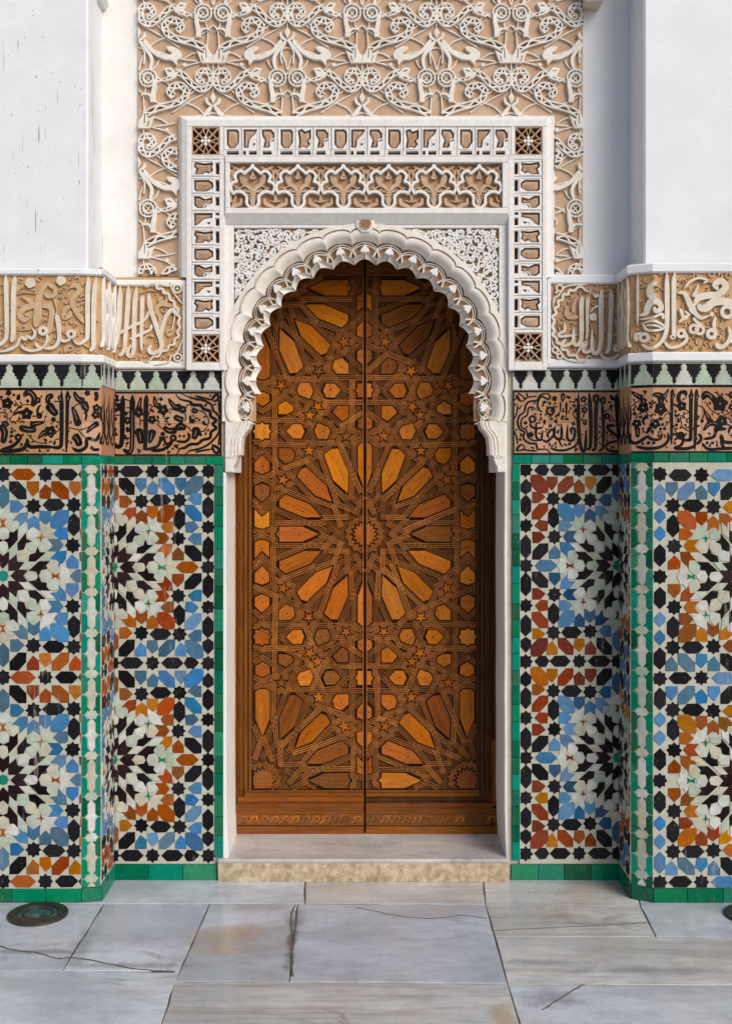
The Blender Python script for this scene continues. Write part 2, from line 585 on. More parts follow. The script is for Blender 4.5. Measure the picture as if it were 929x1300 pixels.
# ------------------------------------------------------------------ ground and marble floor
g = MB()
g.box((-60, -60, -.30), (60, 6, -.055))
g.build("ground", MARBLE[0], kind="structure")
bed = MB()
bed.box((-3.2, -4.2, -.05), (3.2, .32, -.0032))
floor = bed.build("marble_floor", JOINT, kind="structure")
SLABS = [
    [(-240, 1090), (388, 1090), (387, 1147), (132, 1147), (-240, 1147)],
    [(388, 1090), (611, 1090), (616, 1148), (387, 1147)],
    [(611, 1090), (800, 1090), (812, 1150), (832, 1189), (628, 1189), (616, 1148)],
    [(800, 1090), (1200, 1090), (1200, 1190), (832, 1189), (812, 1150)],
    [(-240, 1147), (132, 1147), (80, 1232), (-240, 1231)],
    [(132, 1147), (266, 1147.5), (228, 1234), (80, 1232)],
    [(266, 1147.5), (378, 1147.5), (367, 1246.5), (222, 1246)],
    [(378, 1147.5), (616, 1148), (644, 1248.5), (367, 1246.5)],
    [(628, 1189), (1200, 1190), (1200, 1251), (644, 1250)],
    [(-240, 1231), (80, 1232), (228, 1234), (202, 1308), (160, 1440), (-240, 1440)],
    [(222, 1246), (367, 1246.5), (644, 1248.5), (662, 1308), (690, 1440), (160, 1440), (202, 1308)],
    [(644, 1250), (1200, 1251), (1200, 1380), (676, 1380), (662, 1308)],
]
LIGHTS = [(48.5, 1161.5), (957, 1163)]
for k, poly in enumerate(SLABS):
    pts = [floor_pt(x, y) for x, y in poly]
    p2 = orient([(p.x, p.y) for p in pts])
    p2 = inset(p2, .0016)
    # slightly worn, uneven joint edges
    q = []
    for i in range(len(p2)):
        a, b = p2[i], p2[(i + 1) % len(p2)]
        l = math.hypot(b[0] - a[0], b[1] - a[1])
        steps = max(1, min(14, int(l / .07)))
        dx, dy = (b[0] - a[0]) / l, (b[1] - a[1]) / l
        for s in range(steps):
            w = 0 if s == 0 else RND.uniform(0, .0045) * (1 if RND.random() < .5 else .3)
            q.append((a[0] + dx * l * s / steps - dy * w, a[1] + dy * l * s / steps + dx * w))
    mb = MB()
    h = RND.uniform(-.0012, .0012)
    mb.prism(q, lambda x, y, hh: Vector((x, y, hh)), -.03, h, .0022, bh=.0012)
    mb.build("marble_slab", MARBLE[[0, 1, 1, 0, 2, 2, 0, 2, 1, 0, 1, 0][k]], floor)
# the cracks that run over single slabs
crack = MB()
for pts, w in (([(0, 1201), (22, 1207), (45, 1209), (64, 1215), (76, 1217), (84, 1216)], .006),
               ([(84, 1216), (110, 1218), (140, 1224), (165, 1230), (195, 1232), (222, 1234)], .007),
               ([(688, 1283), (700, 1275), (716, 1264), (728, 1257), (741, 1250)], .005),
               ([(452, 1152), (480, 1158), (505, 1163), (540, 1166), (585, 1163), (618, 1166)], .003),
               ([(372, 1240), (369, 1215), (371, 1190), (369, 1165), (375, 1149)], .006),
               ([(628, 1182), (700, 1178), (760, 1175), (822, 1171)], .002)):
    line = [floor_pt(*p) for p in smooth(pts, 3)]
    crack.ribbon([(p.x, p.y + RND.uniform(-.004, .004)) for p in line], [w * RND.uniform(.4, 1.1) for _ in line], lambda x, y, hh: Vector((x, y, hh)), -.004, .0016, 0)
crack.build("crack", JOINT, floor, kind="stuff")


def floor_light(px, py, label):
    c = floor_pt(px, py)
    root = empty("floor_light", c, label, "floor light", "round lights sunk into the marble floor")

    def ring(name, r0, r1, z0, z1, m, slope=0.0):
        mb = MB(); n = 40
        prof = [(r0, z0 - .01), (r0, z1 - slope), (r0 + .003, z1), (r1 - .004, z1), (r1, z1 - .003), (r1, -.002)]
        vs = [(c.x + r * math.cos(2 * PI * i / n), c.y + r * math.sin(2 * PI * i / n), z) for i in range(n) for r, z in prof]
        k = len(prof)
        mb.add(vs, [(i * k + j, i * k + j + 1, ((i + 1) % n) * k + j + 1, ((i + 1) % n) * k + j) for i in range(n) for j in range(k - 1)])
        return mb.build(name, m, root, smooth=False)
    ring("rim", .075, .108, .004, .010, BRONZE)
    ring("inner_rim", .048, .058, .003, .007, BRONZE)
    mb = MB(); n = 32
    vs = []
    for r, z in ((.076, .003), (.05, .0045), (.02, .006)):
        vs += [(c.x + r * math.cos(2 * PI * i / n), c.y + r * math.sin(2 * PI * i / n), z) for i in range(n)]
    fs = [(r * n + i, r * n + (i + 1) % n, (r + 1) * n + (i + 1) % n, (r + 1) * n + i) for r in range(2) for i in range(n)] + [tuple(range(2 * n, 3 * n))]
    mb.add(vs, fs)
    mb.build("lens", LENS, root, smooth=True)
    for i in range(3):
        a = 2 * PI * i / 3 + .5
        mb = MB()
        mb.prism(circle(c.x + .091 * math.cos(a), c.y + .091 * math.sin(a), .006, 10), lambda x, y, hh: Vector((x, y, hh)), .008, .012, .0015)
        mb.build("screw", BRONZE, root)


floor_light(*LIGHTS[0], "round dark floor light in the marble below the stained pier with blue rosettes")
floor_light(*LIGHTS[1], "round dark floor light, half out of view, by the pier with orange rosettes")

# ------------------------------------------------------------------ walls: roots and plaster cores
X_FRAME_L, X_FRAME_R = recess(237, 0).x, recess(693.5, 0).x
pier_L = empty("wall_pier", (-1.6, YP, 0), "white pier with rain-streaked plaster over a mosaic of blue-ringed rosettes", "pier", "mosaic piers beside the doorway")
pier_R = empty("wall_pier", (1.6, YP, 0), "clean white pier over a mosaic of orange-ringed rosettes edged in blue and black", "pier", "mosaic piers beside the doorway")
rec_L = empty("recessed_wall", (-.86, 0, 0), "recessed wall with orange-ringed half rosettes and blue tiles between streaked pier and door", "wall", "recessed mosaic walls beside the door")
rec_R = empty("recessed_wall", (.86, 0, 0), "recessed wall with blue-ringed half rosettes and rust tiles, in the shade of the clean pier", "wall", "recessed mosaic walls beside the door")

for o in (pier_L, pier_R, rec_L, rec_R): o["kind"] = "thing"
LED = {"L": (HC - (350 - HZ) / S(YP), HC - (341 - HZ) / S(YP)), "R": (HC - (347 - HZ) / S(YP), HC - (334 - HZ) / S(YP))}
LOW = {"L": (HC - (461 - HZ) / S(YP), HC - (450 - HZ) / S(YP)), "R": (HC - (459.5 - HZ) / S(YP), HC - (447 - HZ) / S(YP))}
TOPZ = 3.95


def vert_prism(plan, z0, z1, mb, mi=0):
    plan = orient(plan)
    n = len(plan)
    mb.add([(x, y, z0) for x, y in plan] + [(x, y, z1) for x, y in plan],
           [tuple(range(n - 1, -1, -1)), tuple(range(n, 2 * n))] + [(i, (i + 1) % n, n + (i + 1) % n, n + i) for i in range(n)], mi)


e = .008
xc104, xc828 = pier_left(104, 0).x, pier_right(828, 0).x
mb = MB(); vert_prism([(-2.3, YP + e), (xc104, YP + e), (XL - e, YP + CHL + e), (XL - e, .3), (-2.3, .3)], 0, LED["L"][0], mb)
mb.build("pier_core", GROUT, pier_L)
mb = MB(); vert_prism([(2.3, YP + e), (xc828, YP + e), (XR + e, YP + CHR + e), (XR + e, .3), (2.3, .3)], 0, LED["R"][0], mb)
mb.build("pier_core", GROUT, pier_R)
YU = -.205
xu = (112 - CX) / S(YU)
mb = MB(); vert_prism([(-2.3, YU), (xu - .008, YU), (xu, YU + .008), (xu, .3), (-2.3, .3)], LED["L"][0] + .004, TOPZ, mb)
mb.build("upper_plaster", WHITE_STAINED, pier_L)
xu = (816.5 - CX) / S(YU)
mb = MB(); vert_prism([(2.3, YU), (xu + .008, YU), (xu, YU + .008), (xu, .3), (2.3, .3)], LED["R"][0] + .004, TOPZ, mb)
mb.build("upper_plaster", WHITE_PLAIN, pier_R)
XJ = (287 - CX) / 320.0
mb = MB(); mb.box((XL - .02, .008, 0), (XJ - .004, .30, LED["L"][0])); mb.build("wall_core", GROUT, rec_L)
mb = MB(); mb.box((-XJ + .004, .008, 0), (XR + .02, .30, LED["R"][0])); mb.build("wall_core", GROUT, rec_R)
YW = .030
x0, x1 = plane(YW)(176, 0).x, plane(YW)(739, 0).x
mb = MB(); mb.box((XL - .08, YW, LED["L"][0] + .003), (x0, .3, TOPZ)); mb.build("upper_plaster", WHITE, rec_L)
mb = MB(); mb.box((x1, YW, LED["R"][0] + .003), (XR + .12, .3, TOPZ)); mb.build("upper_plaster", WHITE_PLAIN, rec_R)


def wrap(path, z0, z1, proj, mat, name, parent, back=.012, bev=.006):
    """a moulding that follows the wall in plan; path runs so that the open side is to its right-hand side"""
    n = len(path)

    def off(d):
        out = []
        for i in range(n):
            a = path[max(0, i - 1)]; b = path[i]; c = path[min(n - 1, i + 1)]
            ns = []
            for p, q in ((a, b), (b, c)):
                l = math.hypot(q[0] - p[0], q[1] - p[1])
                if l > 1e-9: ns.append(((q[1] - p[1]) / l, -(q[0] - p[0]) / l))
            if len(ns) == 1: ns *= 2
            k = max(.3, 1 + ns[0][0] * ns[1][0] + ns[0][1] * ns[1][1])
            out.append((b[0] + d * (ns[0][0] + ns[1][0]) / k, b[1] + d * (ns[0][1] + ns[1][1]) / k))
        return out
    prof = [(-back, z0), (proj - bev, z0), (proj, z0 + bev), (proj, z1 - bev), (proj - bev, z1), (-back, z1)]
    rows = [[(x, y, z) for x, y in off(d)] for d, z in prof]
    mb = MB(); k = len(prof)
    vs = [rows[j][i] for i in range(n) for j in range(k)]
    fs = [(i * k + j, (i + 1) * k + j, (i + 1) * k + (j + 1) % k, i * k + (j + 1) % k) for i in range(n - 1) for j in range(k)]
    mb.add(vs, fs + [tuple(range(k)), tuple((n - 1) * k + j for j in range(k - 1, -1, -1))])
    return mb.build(name, mat, parent)


pathL = [(-2.25, YP), (xc104, YP), (XL, YP + CHL), (XL, -.006)]
pathR = [(XR, -.006), (XR, YP + CHR), (xc828, YP), (2.25, YP)]
wrap(pathL, *LED["L"], .014, WHITE_STAINED, "ledge", pier_L)
wrap(pathR, *LED["R"], .014, WHITE_PLAIN, "ledge", pier_R)
wrap(pathL, *LOW["L"], .010, WHITE, "plaster_band", pier_L)
wrap(pathR, *LOW["R"], .010, WHITE_PLAIN, "plaster_band", pier_R)
wrap([(XL + .002, 0), (X_FRAME_L - .001, 0)], LED["L"][0] - .002, LED["L"][1] - .003, .0145, WHITE, "ledge", rec_L, back=.045)
wrap([(X_FRAME_R + .001, 0), (XR - .002, 0)], LED["R"][0] - .002, LED["R"][1] - .003, .0145, WHITE_PLAIN, "ledge", rec_R, back=.045)
wrap([(XL + .002, 0), (recess(280, 0).x, 0)], LOW["L"][0] - .001, LOW["L"][1] - .002, .0105, WHITE, "plaster_band", rec_L)
wrap([(recess(650, 0).x, 0), (XR - .002, 0)], LOW["R"][0] - .001, LOW["R"][1] - .002, .0105, WHITE_PLAIN, "plaster_band", rec_R)

# little plaster consoles at the very top of the two recesses
for x0, x1, y1, px, m in ((117, 139, 13, rec_L, WHITE), (738, 762, 14, rec_R, CREAM)):
    mb = MB()
    f = plane(YW)
    mb.prism([(x0, -60), (x1, -60), (x1, y1 - 6), (x1 - 4, y1), (x0, y1)], f, -.02, .10, 1.0)
    mb.build("plaster_console", m, px)


# ------------------------------------------------------------------ glazed mosaic
def rot45(p): return [((x - y) * .70711, (x + y) * .70711) for x, y in p]
def ref22(p): return [((x + y) * .70711, (x - y) * .70711) for x, y in p]


A_ = [(152, 0), (206, 41), (250, 31), (261, 4), (261, -4), (250, -31), (206, -41)]
B_ = [(266, 0), (285, 43), (325, 38), (356, 11), (356, -11), (325, -38), (285, -43)]
ARW = [(62, 0), (107, 43), (172, 38), (143, 0), (172, -38), (107, -43)]
BOW = [(360, 21), (390, 7), (421, 22), (414, 0), (421, -22), (390, -7), (360, -21), (367, 0)]
FLK = [(316, 75), (342, 106), (415, 108), (412, 48), (379, 18), (340, 44)]
OCT = [
    ('g', star(0, 0, 44, 36, 8)),
    ('p', ARW), ('w', A_), ('w', B_), ('b', BOW),
    ('w', [(425, 98), (456, 58), (484, 64), (481, 36), (503, 0), (481, -36), (484, -64), (456, -58), (425, -98), (422, 0)]),
    ('w', [(112, 43), (166, 104), (235, 105), (180, 46)]),
    ('d', [(205, 44), (268, 102), (338, 103), (318, 82), (320, 55), (280, 50), (262, 12), (250, 37)]),
    ('d', [(195, 115), (203, 152), (248, 167), (258, 207), (270, 170), (310, 170), (240, 112)]),
    ('w', [(270, 108), (322, 167), (410, 172), (355, 112)]),
    ('w', FLK), ('w', ref22(FLK)), ('w', rot45(A_)), ('w', rot45(B_)), ('p', rot45(ARW)),
    ('b', [(248, 288), (272, 282), (282, 252), (291, 282), (318, 290), (288, 290), (290, 318), (280, 291)]),
    ('w', [(292, 292), (342, 275), (402, 268), (380, 318), (358, 358), (318, 380), (268, 402), (275, 342)]),
    ('r', [(338, 271), (413, 272), (448, 229), (413, 184), (336, 187), (370, 229)]),
    ('r', [(348, 126), (403, 181), (471, 184), (465, 122), (412, 70), (405, 122)]),
    ('r', [(376, 315), (414, 356), (478, 357), (482, 274), (424, 271)]),
    ('r', [(353, 365), (353, 430), (415, 492), (486, 486), (492, 415), (430, 353), (365, 353)]),
    ('k', [(526, 462), (569, 420), (571, 340), (526, 294), (482, 338), (484, 425)]),
    ('k', star(518, 226, 57, 42, 8)), ('k', star(527, 527, 57, 42, 8)),
    ('r', [(516, 157), (561, 111), (561, 56), (473, 56), (471, 111)]),
    ('x', [(498, 0), (545, 44), (632, 44), (676, 0), (632, -44), (545, -44)]),
    ('k', [(571, 172), (640, 172), (700, 112), (700, 49), (638, 49), (571, 115)]),
    ('c', [(593, 221), (633, 265), (699, 266), (699, 179), (653, 178)]),
    ('c', [(572, 350), (643, 359), (678, 315), (629, 272), (578, 275)]),
    ('c', [(571, 490), (640, 488), (701, 420), (701, 365), (638, 365), (571, 432)]),
    ('c', [(594, 537), (633, 579), (699, 580), (699, 494), (653, 494)]),
    ('c', [(571, 582), (571, 650), (635, 714), (701, 714), (714, 701), (714, 635), (650, 571), (582, 571)]),
    ('k', star(753, 0, 57, 42, 8)), ('m', [(753, 242), (795, 197), (795, 100), (753, 55), (711, 100), (711, 197)]),
    ('k', star(753, 315, 55, 41, 8)), ('k', [(753, 557), (795, 515), (795, 430), (753, 386), (711, 430), (711, 515)]),
    ('k', [(753, 682), (795, 640), (795, 590), (753, 563), (711, 590), (711, 640)]), ('k', star(755, 755, 57, 42, 8)),
]


def expand(period):
    """all the pieces of one rosette square, mirrored into its eight parts"""
    seen = {}; out = []
    for c, p in OCT:
        for sw in (0, 1):
            for sx in (1, -1):
                for sy in (1, -1):
                    q = [((y, x) if sw else (x, y)) for x, y in p]
                    q = [(x * sx, y * sy) for x, y in q]
                    mx = sum(a for a, _ in q) / len(q); my = sum(b for _, b in q) / len(q)
                    key = (round(mx / 14), round(my / 14))
                    if any((key[0] + i, key[1] + j) in seen for i in (-1, 0, 1) for j in (-1, 0, 1)): continue
                    seen[key] = 1
                    out.append((c, q))
    return out


ROSETTE = expand(757)


def mosaic(fm, cx, cys, kx, ky, clip, scheme, parent, extra=(), joined=False, tname="tile", vis=None, skip=None):
    """lay the rosette pattern around the given centres and cut it at the panel's edge"""
    got = {}; pieces = []
    for cy in cys:
        for c, q in ROSETTE:
            p = [(cx + x * kx, cy + y * ky) for x, y in q]
            my = sum(b for _, b in p) / len(p); mx = sum(a for a, _ in p) / len(p)
            if min(abs(my - o) for o in cys) < abs(my - cy) - .5: continue
            key = (round(mx / 3.), round(my / 3.))
            if any((key[0] + i, key[1] + j) in got for i in (-1, 0, 1) for j in (-1, 0, 1)): continue
            if skip and skip((mx - cx) / kx): continue
            got[key] = 1
            pieces.append((c, p))
    pieces += list(extra)
    fin = []
    for c, p in pieces:
        p = inset(orient(p), -1.0 if c in 'pd' else -.38 if c in 'kmrcx' else .35 if c == 'w' else 0)
        p = clip_rect([(x + RND.gauss(0, .16), y + RND.gauss(0, .16)) for x, y in p], clip)
        if len(p) < 3: continue
        a = abs(area(p))
        if a < 5: continue
        fin.append((a, c, p))
    fin.sort(key=lambda t: -t[0])
    count = 0
    rest = {}
    for a, c, p in fin:
        mats = scheme[c]
        m = mats[int(RND.random() * len(mats))] if isinstance(mats, list) else mats
        h = .0022 + RND.uniform(-.0006, .0008) + (.0009 if c in 'pdb' else 0)
        t0, t1 = RND.gauss(0, .00035), RND.gauss(0, .00035)
        cxp = sum(x for x, _ in p) / len(p); cyp = sum(y for _, y in p) / len(p)
        fmt = lambda x, y, hh, t0=t0, t1=t1, cxp=cxp, cyp=cyp: fm(x, y, hh + (t0 * (x - cxp) + t1 * (y - cyp)) / 6 if hh > 0 else hh)
        out_of_frame = vis and not (vis[0] < cxp < vis[1])
        if joined or out_of_frame or count >= 295:
            rest.setdefault(m.name, (m, MB()))[1].prism(p, fmt, -.002, h, .45)
            continue
        count += 1
        mb = MB(); mb.prism(p, fmt, -.002, h, .25)
        mb.build(tname, m, parent)
    if rest:
        mb = MB(); mats = []
        for nm, (m, r) in rest.items():
            mats.append(m)
            b = len(mb.v); mb.v += r.v
            mb.f += [[i + b for i in f] for f in r.f]; mb.m += [len(mats) - 1] * len(r.f)
        mb.build("edge_tiles", mats, parent, kind="stuff")


BASE = dict(k=G_BLACK, w=G_WHITE, p=G_PURPLE, d=G_BROWNBLACK, g=[G_GREEN[2]], m=G_BLACK)
SCH_A = dict(BASE, r=G_ORANGE, c=G_BLUE, x=[G_ORANGE[0]], b=[G_GREEN[0]])
SCH_B = dict(BASE, r=[G_BLUE[0], G_BLUE[1], G_DBLUE[0]], c=G_RED + [G_ORANGE[1]], x=[G_BLUE[1]], b=[G_RED[0]], g=[G_GREEN[0]], p=G_BROWNBLACK)
SCH_C = dict(BASE, r=G_BLUE, c=G_ORANGE[:3], x=[G_BLUE[2]], b=[G_ORANGE[0]], m=[G_ORANGE[0]])
SCH_D = dict(BASE, r=G_ORANGE, c=G_BLUE, x=[G_ORANGE[0]], b=[G_GREEN[2]], m=[G_BLUE[0]])

m_ = lambda a, b: [a, b]


def bed_plate(fm, r, name, parent, mat=GROUT):
    mb = MB()
    turn = 104 if fm is pier_left else 828 if fm is pier_right else None
    if turn and r[0] < turn - 1 and r[2] > turn + 1:
        mb.prism(rect(r[0], r[1], turn, r[3]), fm, -.009, 0, 0); mb.prism(rect(turn, r[1], r[2], r[3]), fm, -.009, 0, 0)
    else: mb.prism(rect(*r), fm, -.009, 0, 0)
    return mb.build(name, mat, parent)


# recess panels
b = bed_plate(recess, (146.2, 589.5, 272.5, 1096.5), "mosaic_panel", rec_L)
mosaic(recess, 143.5, (720, 964.5), .1606, .1614, (146.6, 590.2, 272, 1096), SCH_A, b)
b = bed_plate(recess, (659.5, 589, 784.6, 1096.5), "mosaic_panel", rec_R)
mosaic(recess, 783.5, (718, 962), .1545, .1612, (660.2, 589.6, 784.2, 1096), SCH_B, b)
# pier panels
b = bed_plate(pier_left, (-250, 590, 103.6, 1128), "mosaic_panel", pier_L)
mosaic(pier_left, 4.5, (731, 990), .1705, .171, (-88, 591, 103.2, 1127.5), SCH_C, b, vis=(-8, 400), skip=lambda u: abs(u) > 640)
b = bed_plate(pier_right, (828.4, 587, 1160, 1127), "mosaic_panel", pier_R)
kk = .1705
bx = 943.5 - 6.25 * 17.05


def hexv(x, y, w, h): return [(x, y - h), (x + w, y - h + w), (x + w, y + h - w), (x, y + h), (x - w, y + h - w), (x - w, y - h + w)]


ex = []
for cy in (732, 991):
    for sgn in (-1, 1):
        ex += [('k', hexv(bx, cy + sgn * 27, 7.2, 14)), ('b2', hexv(bx, cy + sgn * 54.5, 7.2, 10)), ('b2', hexv(bx, cy + sgn * 77.5, 7.2, 10)),
               ('b2' if (cy == 732 and sgn < 0) or (cy == 991 and sgn > 0) else 'k', hexv(bx, cy + sgn * 104, 7.2, 14))]
    ex.append(('k', star(bx, cy, 9.5, 7.2, 8)))
for y in (602, 861.5, 1120.5): ex.append(('k', star(bx, y, 9.5, 7.2, 8)))
SCH_D["b2"] = [G_BLUE[0], G_BLUE[1], G_BLUE[3]]
mosaic(pier_right, 943.5, (732, 991), .1705, .171, (828.8, 587.6, 1058, 1126.5), SCH_D, b, extra=ex, vis=(500, 935),
       skip=lambda u: u < -575 or u > 640)
# the narrow side faces
for fm, par, sch, y0, y1, cys in ((reveal_left, pier_L, SCH_C, 589, 1096, (720, 964.5)), (reveal_right, pier_R, SCH_D, 589, 1096, (718, 962))):
    b = bed_plate(fm, (.5, y0, 72 if par is pier_L else 63.4, y1), "mosaic_side_panel", par)
    mosaic(fm, 0, cys, .1606, .1614, (1.2, y0, 71 if par is pier_L else 62.5, y1), sch, b, joined=True)


# green and white corner strips
def corner_strip(fm, x0, x1, y0, y1, parent):
    b = bed_plate(fm, (x0 + .2, y0, x1 - .2, y1), "corner_strip", parent)
    c = (x0 + x1) / 2; w = (x1 - x0) / 2 - .5
    per = 52.0
    y = y0 - 20
    while y < y1 + 30:
        body = [(c, y - 21), (c + 3.9, y - 15.5), (c + 3.9, y - 3), (c + 7.0, y), (c + 3.9, y + 3), (c + 3.9, y + 15.5), (c, y + 21),
                (c - 3.9, y + 15.5), (c - 3.9, y + 3), (c - 7.0, y), (c - 3.9, y - 3), (c - 3.9, y - 15.5)]
        items = [(G_WHITE, "tile", body), (G_WHITE, "tile", star(c, y + 26, 7.6, 5.2, 8))]
        for s in (-1, 1):
            items.append((G_GREEN, "tile", [(c + s * w, y - 25.6), (c + s * 8.2, y - 25.6), (c + s * 4.9, y - 21), (c + s * 1.6, y - 20.6), (c + s * 4.9, y - 16), (c + s * 4.9, y - 4.5), (c + s * 8, y - .5), (c + s * w, y - .5)]))
            items.append((G_GREEN, "tile", [(c + s * w, y + 25.6), (c + s * 8.2, y + 25.6), (c + s * 4.9, y + 21), (c + s * 1.6, y + 20.6), (c + s * 4.9, y + 16), (c + s * 4.9, y + 4.5), (c + s * 8, y + .5), (c + s * w, y + .5)]))
        for ms, nm, p in items:
            p = clip_rect(p, (x0, y0 + .3, x1, y1 - .3))
            if len(p) < 3 or abs(area(p)) < 4: continue
            mb = MB(); mb.prism([(q[0] + RND.gauss(0, .12), q[1] + RND.gauss(0, .12)) for q in p], fm, -.002, .0022 + RND.uniform(-.0005, .0006), .25)
            mb.build(nm, RND.choice(ms), b)
        y += per


corner_strip(pier_left, 103.8, 127.8, 590, 1127, pier_L)
corner_strip(pier_right, 803.3, 828.2, 587, 1127, pier_R)


# rows of plain green tiles
def tile_row(fm, x0, x1, y0, y1, step, parent, name, vertical=False, mats=G_GREEN, jit=.25):
    a, z = (y0, y1) if vertical else (x0, x1)
    n = max(1, round((z - a) / step))
    cuts = [a + (z - a) * i / n + (RND.uniform(-jit, jit) * step * .5 if 0 < i < n else 0) for i in range(n + 1)]
    for i in range(n):
        r = (x0, cuts[i] + .3, x1, cuts[i + 1] - .3) if vertical else (cuts[i] + .3, y0, cuts[i + 1] - .3, y1)
        t = RND.uniform(-.0008, .0010)
        mb = MB()
        mb.prism([(p[0] + RND.gauss(0, .12), p[1] + RND.gauss(0, .12)) for p in rect(*r)], fm, -.008, .0042 + t, .5)
        mb.build(name, mats[int(RND.random() ** 1.6 * len(mats))], parent)


tile_row(pier_left, -12, 103.6, 578.5, 589.3, 25, pier_L, "green_tile")
tile_row(pier_left, 104, 127.6, 578.5, 589.3, 24, pier_L, "green_tile")
tile_row(reveal_left, 1, 71.5, 579.5, 589, 24, pier_L, "green_tile")
tile_row(recess, 146.6, 283.5, 580, 589.6, 23, rec_L, "green_tile")
tile_row(pier_right, 828.6, 941, 575, 586.3, 24, pier_R, "green_tile")
tile_row(pier_right, 803.4, 828, 575, 586.3, 25, pier_R, "green_tile")
tile_row(reveal_right, 1, 62.5, 577.5, 588.5, 24, pier_R, "green_tile")
tile_row(recess, 650.2, 784, 578, 588.4, 21, rec_R, "green_tile")
tile_row(recess, 272.6, 283.8, 590.4, 1088, 26.5, rec_L, "green_tile", True)
tile_row(recess, 649.8, 659.4, 589.2, 1092, 22, rec_R, "green_tile", True)
tile_row(pier_left, -30, 103.6, 1128.4, 1144.6, 40, pier_L, "skirting_tile", jit=.1)
tile_row(pier_left, 104, 127.6, 1128.4, 1144.6, 25, pier_L, "skirting_tile")
tile_row(reveal_left, 1, 71.5, 1097, 1117, 36, pier_L, "skirting_tile")
tile_row(recess, 146.6, 276, 1097, 1117, 38, rec_L, "skirting_tile", jit=.1)
tile_row(pier_right, 828.6, 960, 1127.6, 1145.5, 41, pier_R, "skirting_tile", jit=.1)
tile_row(pier_right, 803.4, 828, 1127.6, 1145.5, 25, pier_R, "skirting_tile")
tile_row(reveal_right, 1, 62.5, 1097, 1117, 32, pier_R, "skirting_tile")
tile_row(recess, 648.5, 784, 1097, 1117, 38, rec_R, "skirting_tile", jit=.1)


# stepped merlons in pale and black glaze
def merlons(fm, x0, x1, y0, y1, per, ph, parent, joined=False):
    b = bed_plate(fm, (x0 + .2, y0 - .5, x1 - .2, y1), "merlon_frieze", parent)
    H = y1 - y0
    acc = {}
    half = [(0, .02), (.10, .09), (.15, .17), (.12, .30), (.14, .36), (.22, .38), (.22, .50), (.31, .51), (.31, .62), (.40, .63), (.40, .88), (.47, .93)]
    x = x0 + ph - per
    while x < x1 + per:
        c = x
        up = [(c + u * per, y0 + v * H) for u, v in half] + [(c + .47 * per, y1 - .3), (c - .47 * per, y1 - .3)] + [(c - u * per, y0 + v * H) for u, v in reversed(half[1:])]
        d = c + per / 2
        dn = [(d - (.47 - u) * per, y0 + v * H) for u, v in half] + [(d + (.47 - u) * per, y0 + v * H) for u, v in reversed(half)]
        for mat, p in ((RND.choice([G_WHITE[0], G_WHITE[1], G_WHITE[1], G_WHITE[3]]), up), (G_BLACK, dn)):
            p = clip_rect(p, (x0 + .4, y0, x1 - .4, y1))
            if len(p) < 3 or abs(area(p)) < 4: continue
            if joined:
                acc.setdefault(mat.name, (mat, MB()))[1].prism(p, fm, -.002, .0035, .35); continue
            mb = MB(); mb.prism(p, fm, -.002, .0035 + RND.uniform(-.0006, .0008), .4)
            mb.build("tile", mat, b)
        x += per
    for mt, mb in acc.values(): mb.build("edge_tiles", mt, b, kind="stuff")


merlons(pier_left, -40, 104, 462, 493, 26.6, 39.5 + 13, pier_L)
merlons(pier_left, 104, 127.8, 462, 493, 26.6, 12.6, pier_L)
merlons(reveal_left, 1, 71, 465, 495, 24, 12, pier_L, True)
merlons(recess, 146.4, 283, 470.5, 496, 23.4, 5.5, rec_L)
merlons(pier_right, 828.4, 960, 461, 489, 25, 14, pier_R)
merlons(pier_right, 803.4, 828.2, 461, 489, 25, 14, pier_R)
merlons(reveal_right, 1, 62, 465, 495, 24, 12, pier_R, True)
merlons(recess, 650, 784, 469, 495.5, 23.4, 22, rec_R)

# ------------------------------------------------------------------ inscriptions
def stroke_obj(kind, data, fm, ox, oy, sc, h0, h1, mats, parent, bev, name, xmax=None, taper=True, acc=None):
    """strokes are measured on enlarged views: origin ox, oy and enlargement sc"""
    P = lambda x, y: (ox + x / sc, oy + y / sc)
    mb = acc if acc is not None else MB()
    h = h1 + RND.uniform(-.0006, .0006) * (1 if h1 > .004 else .25)
    if kind == 's':
        w0, w1, pts = data
        pts = smooth([P(x, y) for x, y in pts], 5)
        n = len(pts) - 1
        ws = []
        for i in range(n + 1):
            t = i / n
            w = (w0 + (w1 - w0) * t) / sc
            if taper:
                w *= min(1, .16 + t * 6) * min(1, .30 + (1 - t) * 6)
            ws.append(w)
        mb.ribbon(pts, ws, fm, h0, h, bev)
    elif kind == 'o':
        x, y, r, w = data
        x, y = P(x, y)
        mb.ribbon(circle(x, y, r / sc, 14, RND.random()), [w / sc] * 14, fm, h0, h, bev, close=True)
    elif kind == 'b':
        x, y, r = data
        amp = .17 if h1 < .006 else .08
        x, y = P(x, y); ph = RND.random() * 6
        k = 5 if r > 16 else 3
        mb.prism([(x + r / sc * (1 + amp * math.cos(k * a + ph)) * math.cos(a), y + r / sc * (1 + amp * math.cos(k * a + ph)) * math.sin(a)) for a in [2 * PI * i / 20 for i in range(20)]], fm, h0, h, bev)
    elif kind == 'd':
        x, y, r = data
        x, y = P(x, y)
        mb.prism(circle(x, y, r / sc, 8, PI / 8), fm, h0, h, bev)
    elif kind == 'p':
        mb.prism([P(x, y) for x, y in data], fm, h0, h, bev)
    if acc is None and mb.v:
        mb.build(name, mats, parent)


def S_(w0, w1, *p): return ('s', (w0, w1, [(p[i], p[i + 1]) for i in range(0, len(p), 2)]))
def O_(x, y, r, w): return ('o', (x, y, r, w))
def B_l(x, y, r): return ('b', (x, y, r))
def D_(x, y, r): return ('d', (x, y, r))


